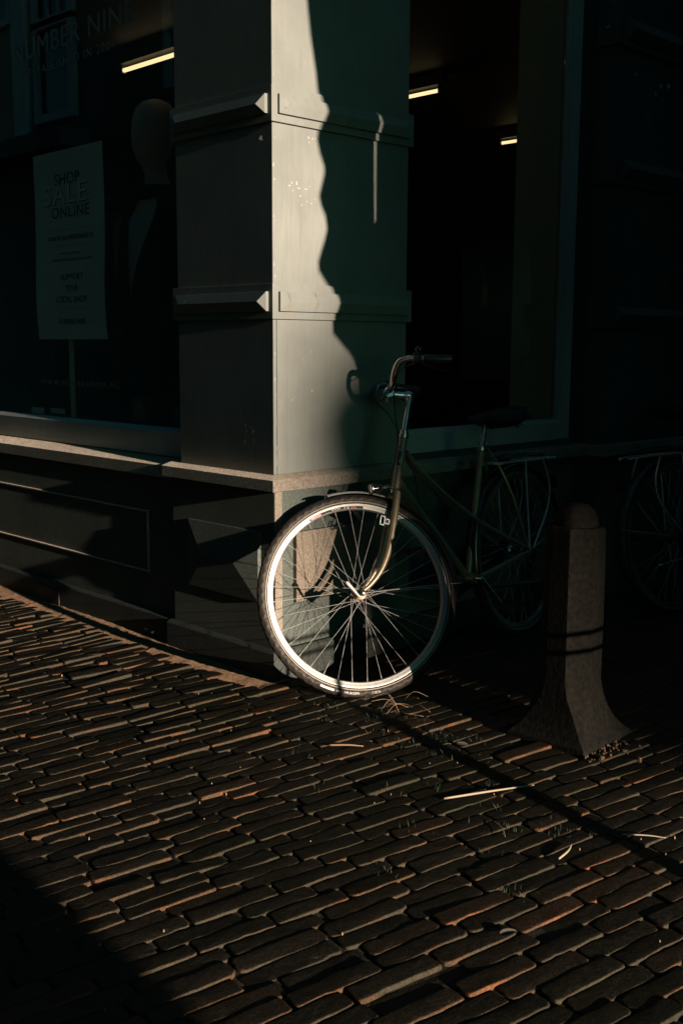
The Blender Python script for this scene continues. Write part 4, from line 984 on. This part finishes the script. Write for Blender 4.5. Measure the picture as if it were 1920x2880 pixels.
# added unseen banner, its edge cut to throw the wavy shadow on the pier
edge = [(0.148, 2.60), (0.150, 2.42), (0.154, 2.31), (0.17, 2.201), (0.194, 2.091), (0.204, 2.026), (0.215, 2.0), (0.225, 1.969), (0.218, 1.929), (0.206, 1.902), (0.201, 1.869), (0.214, 1.825), (0.236, 1.782), (0.235, 1.758), (0.223, 1.721), (0.211, 1.683), (0.22, 1.652), (0.24, 1.62), (0.249, 1.574), (0.235, 1.531), (0.222, 1.501), (0.207, 1.462), (0.208, 1.432), (0.239, 1.396), (0.264, 1.372), (0.282, 1.334), (0.275, 1.271), (0.274, 1.258), (0.276, 1.22), (0.312, 1.189), (0.353, 1.157), (0.381, 1.126), (0.400, 1.08), (0.412, 1.0), (0.43, .93)]
XB = 2.6
sp_ = [sun_shift(y, z, XB) for y, z in edge]
zt_, zb_ = sp_[0][1], sp_[-1][1]
bn = empty('added_shade_banner', (XB, sun_shift(.9, 0, XB)[0], 0)); tag(bn, 'added unseen cloth banner on a pole, edge cut to shade the pier', 'banner')
ox, oy = XB, bn.location.y
y_sl0, y_sl1 = sun_shift(.4825, 0, XB)[0], sun_shift(.4885, 0, XB)[0]; z_s0, z_s1 = sun_shift(0, 1.62, XB)[1], sun_shift(0, 1.985, XB)[1]; ye = sun_shift(.88, 0, XB)[0]
left = [(y-oy, z) for y, z in sp_]
cl_ = MB()
cl_.prism(left+[(y_sl0-oy, zb_), (y_sl0-oy, zt_)], 'x', -.006, .006)
cl_.prism([(y_sl1-oy, zb_), (ye-oy, zb_), (ye-oy, zt_), (y_sl1-oy, zt_)], 'x', -.006, .006)
cl_.prism([(y_sl0-oy, zb_), (y_sl1-oy, zb_), (y_sl1-oy, z_s0), (y_sl0-oy, z_s0)], 'x', -.006, .006)
cl_.prism([(y_sl0-oy, z_s1), (y_sl1-oy, z_s1), (y_sl1-oy, zt_), (y_sl0-oy, zt_)], 'x', -.006, .006)
cl_.build('cloth', 'cloth', bn)
MB().tube([(0, 0, 0), (0, 0, zt_+.1)], .022, 12).tube([(0, -1.05, zt_+.02), (0, .05, zt_+.02)], .012, 8).build('pole', 'iron', bn, smooth='auto')

far = empty('added_shade_gable', (34, 0, 0)); tag(far, 'added unseen gable wall far down the street, outline cut to shade the pier', 'building')  # added unseen wall, outline shaped to the shade edge on pier and bicycle
fe = [sun_shift(y, z, 34) for y, z in ((.41, -6.6), (.41, -.2), (.35, .12), (.285, .42), (.30, .68), (.42, .82), (.42, 1.22), (.42, 1.5), (.62, 2.0), (.66, 9.0))]
fw_ = MB().prism(fe+[(18, fe[-1][1]), (18, fe[0][1])], 'x', 0, 6).build('wall', 'brickwall', far)
ch_ = MB()
for k in range(3): ch_.box(-.03, .0, 1+3*k, 2.2+3*k, 1.2, 3.0).box(-.03, .0, 1+3*k, 2.2+3*k, 4.4, 6.2)
ch_.build('window', 'black_gloss', far)

cor = empty('corner_house', (4.3, 0, 0)); tag(cor, 'tall dark brick house on the opposite side of the alley', 'building')
MB().box(0, 6, .34, 26, -.01, 12).build('wall', 'brickwall', cor)
for k in range(4): MB().box(-.02, .0, 1.2+2.6*k, 2.4+2.6*k, .8, 2.6).build('window', 'black_gloss', cor)

tw = empty('added_shade_wall', (62, 0, 0)); tag(tw, 'added unseen wall farther down the street, outline cut to dim the pier', 'building')  # added unseen wall, its outline softly dims the lower pier
te = [sun_shift(y, z, 62) for y, z in ((.62, -12.05), (.60, .35), (.12, .66), (.05, .80), (.06, 1.06), (.30, 1.26), (.62, 1.5), (.62, 4.0))]
MB().prism(te+[(20, te[-1][1]), (20, te[0][1])], 'x', 0, 8).build('wall', 'brickwall', tw)
# house across the street, seen mirrored in the left window
st_h = empty('street_house', (-13, -6.5, 0)); tag(st_h, 'rendered house with white window frames across the street', 'building')
MB().box(-30, 28, -4, 0, -.01, 13).build('wall', 'render', st_h)
def framed(x0, x1, z0, z1, nx, nz, top):
    fo = MB(); t_ = .12
    fo.box(x0-t_, x0, 0, .10, z0-t_, z1+t_).box(x1, x1+t_, 0, .10, z0-t_, z1+t_).box(x0, x1, 0, .10, z0-t_, z0).box(x0, x1, 0, .10, z1, z1+t_)
    for i in range(1, nx): x = x0+(x1-x0)*i/nx; fo.box(x-.02, x+.02, .0, .06, z0, z1)
    for j in range(1, nz): z = z0+(z1-z0)*j/nz; fo.box(x0, x1, .0, .055, z-.02, z+.02)
    f_ = fo.build('window', 'letter_pale', st_h); MB().box(x0, x1, .004, .02, z0, z1).build('pane', 'black_gloss', f_)
MB().box(-6, -.96, .001, .03, 4.33, 6.2).build('sunlit_look_panel', M['sunlit_tone'], st_h)  # sunlit look of the bay put into the panel colour
framed(-.28, .62, 4.70, 5.95, 1, 1, 0); framed(-.28, .62, 6.10, 7.2, 3, 3, 0)
framed(-4.2, -1.2, 6.35, 7.3, 5, 2, 0); framed(3.2, 4.4, 4.7, 6.6, 2, 3, 0); framed(6.2, 7.4, 4.7, 6.6, 2, 3, 0); framed(8.5, 11, .8, 3, 3, 1, 0)
MB().box(-.95, -.55, 0, .16, 4.3, 9).build('pilaster', 'letter_pale', st_h, bevel=.01)
MB().box(-6, 1.1, 0, .55, 4.05, 4.32).build('canopy', 'render', st_h, bevel=.01)
# added unseen rail for the thin shadows, added unseen column shading the near corner
rl_ = empty('added_shadow_rail', (2.245, 0, 0)); tag(rl_, 'added unseen iron rail, two bars and a raked strut set to throw thin shadows', 'railing')
MB().tube([(-.045, -.375, -.01), (0, -.111, .35)], .022, 12).build('strut', 'iron', rl_, smooth='auto')
for z in (.505, .560): MB().tube([(0, -.08, z), (0, .60, z)], .0075, 10).build('bar', 'iron', rl_, smooth='auto')
MB().tube([(0, .60, -.01), (0, .60, .60)], .016, 12).tube([(0, -.111, .35), (0, -.08, .58)], .010, 10).build('post', 'iron', rl_, smooth='auto')
col_ = empty('added_shade_column', (7, -2.13, 0)); tag(col_, 'added unseen advertising column with a capped top standing in the street', 'shade column', kind='thing')
MB().lathe([(0, 0), (.46, 0), (.46, .18), (.42, .22), (.42, 1.72), (0, 1.72)], 'z', 40).build('drum', 'concrete', col_, smooth='auto')
MB().lathe([(0, 1.721), (.47, 1.721), (.47, 1.78), (.36, 1.86), (.15, 1.95), (0, 1.98)], 'z', 40).build('cap', 'iron', col_, smooth='auto')
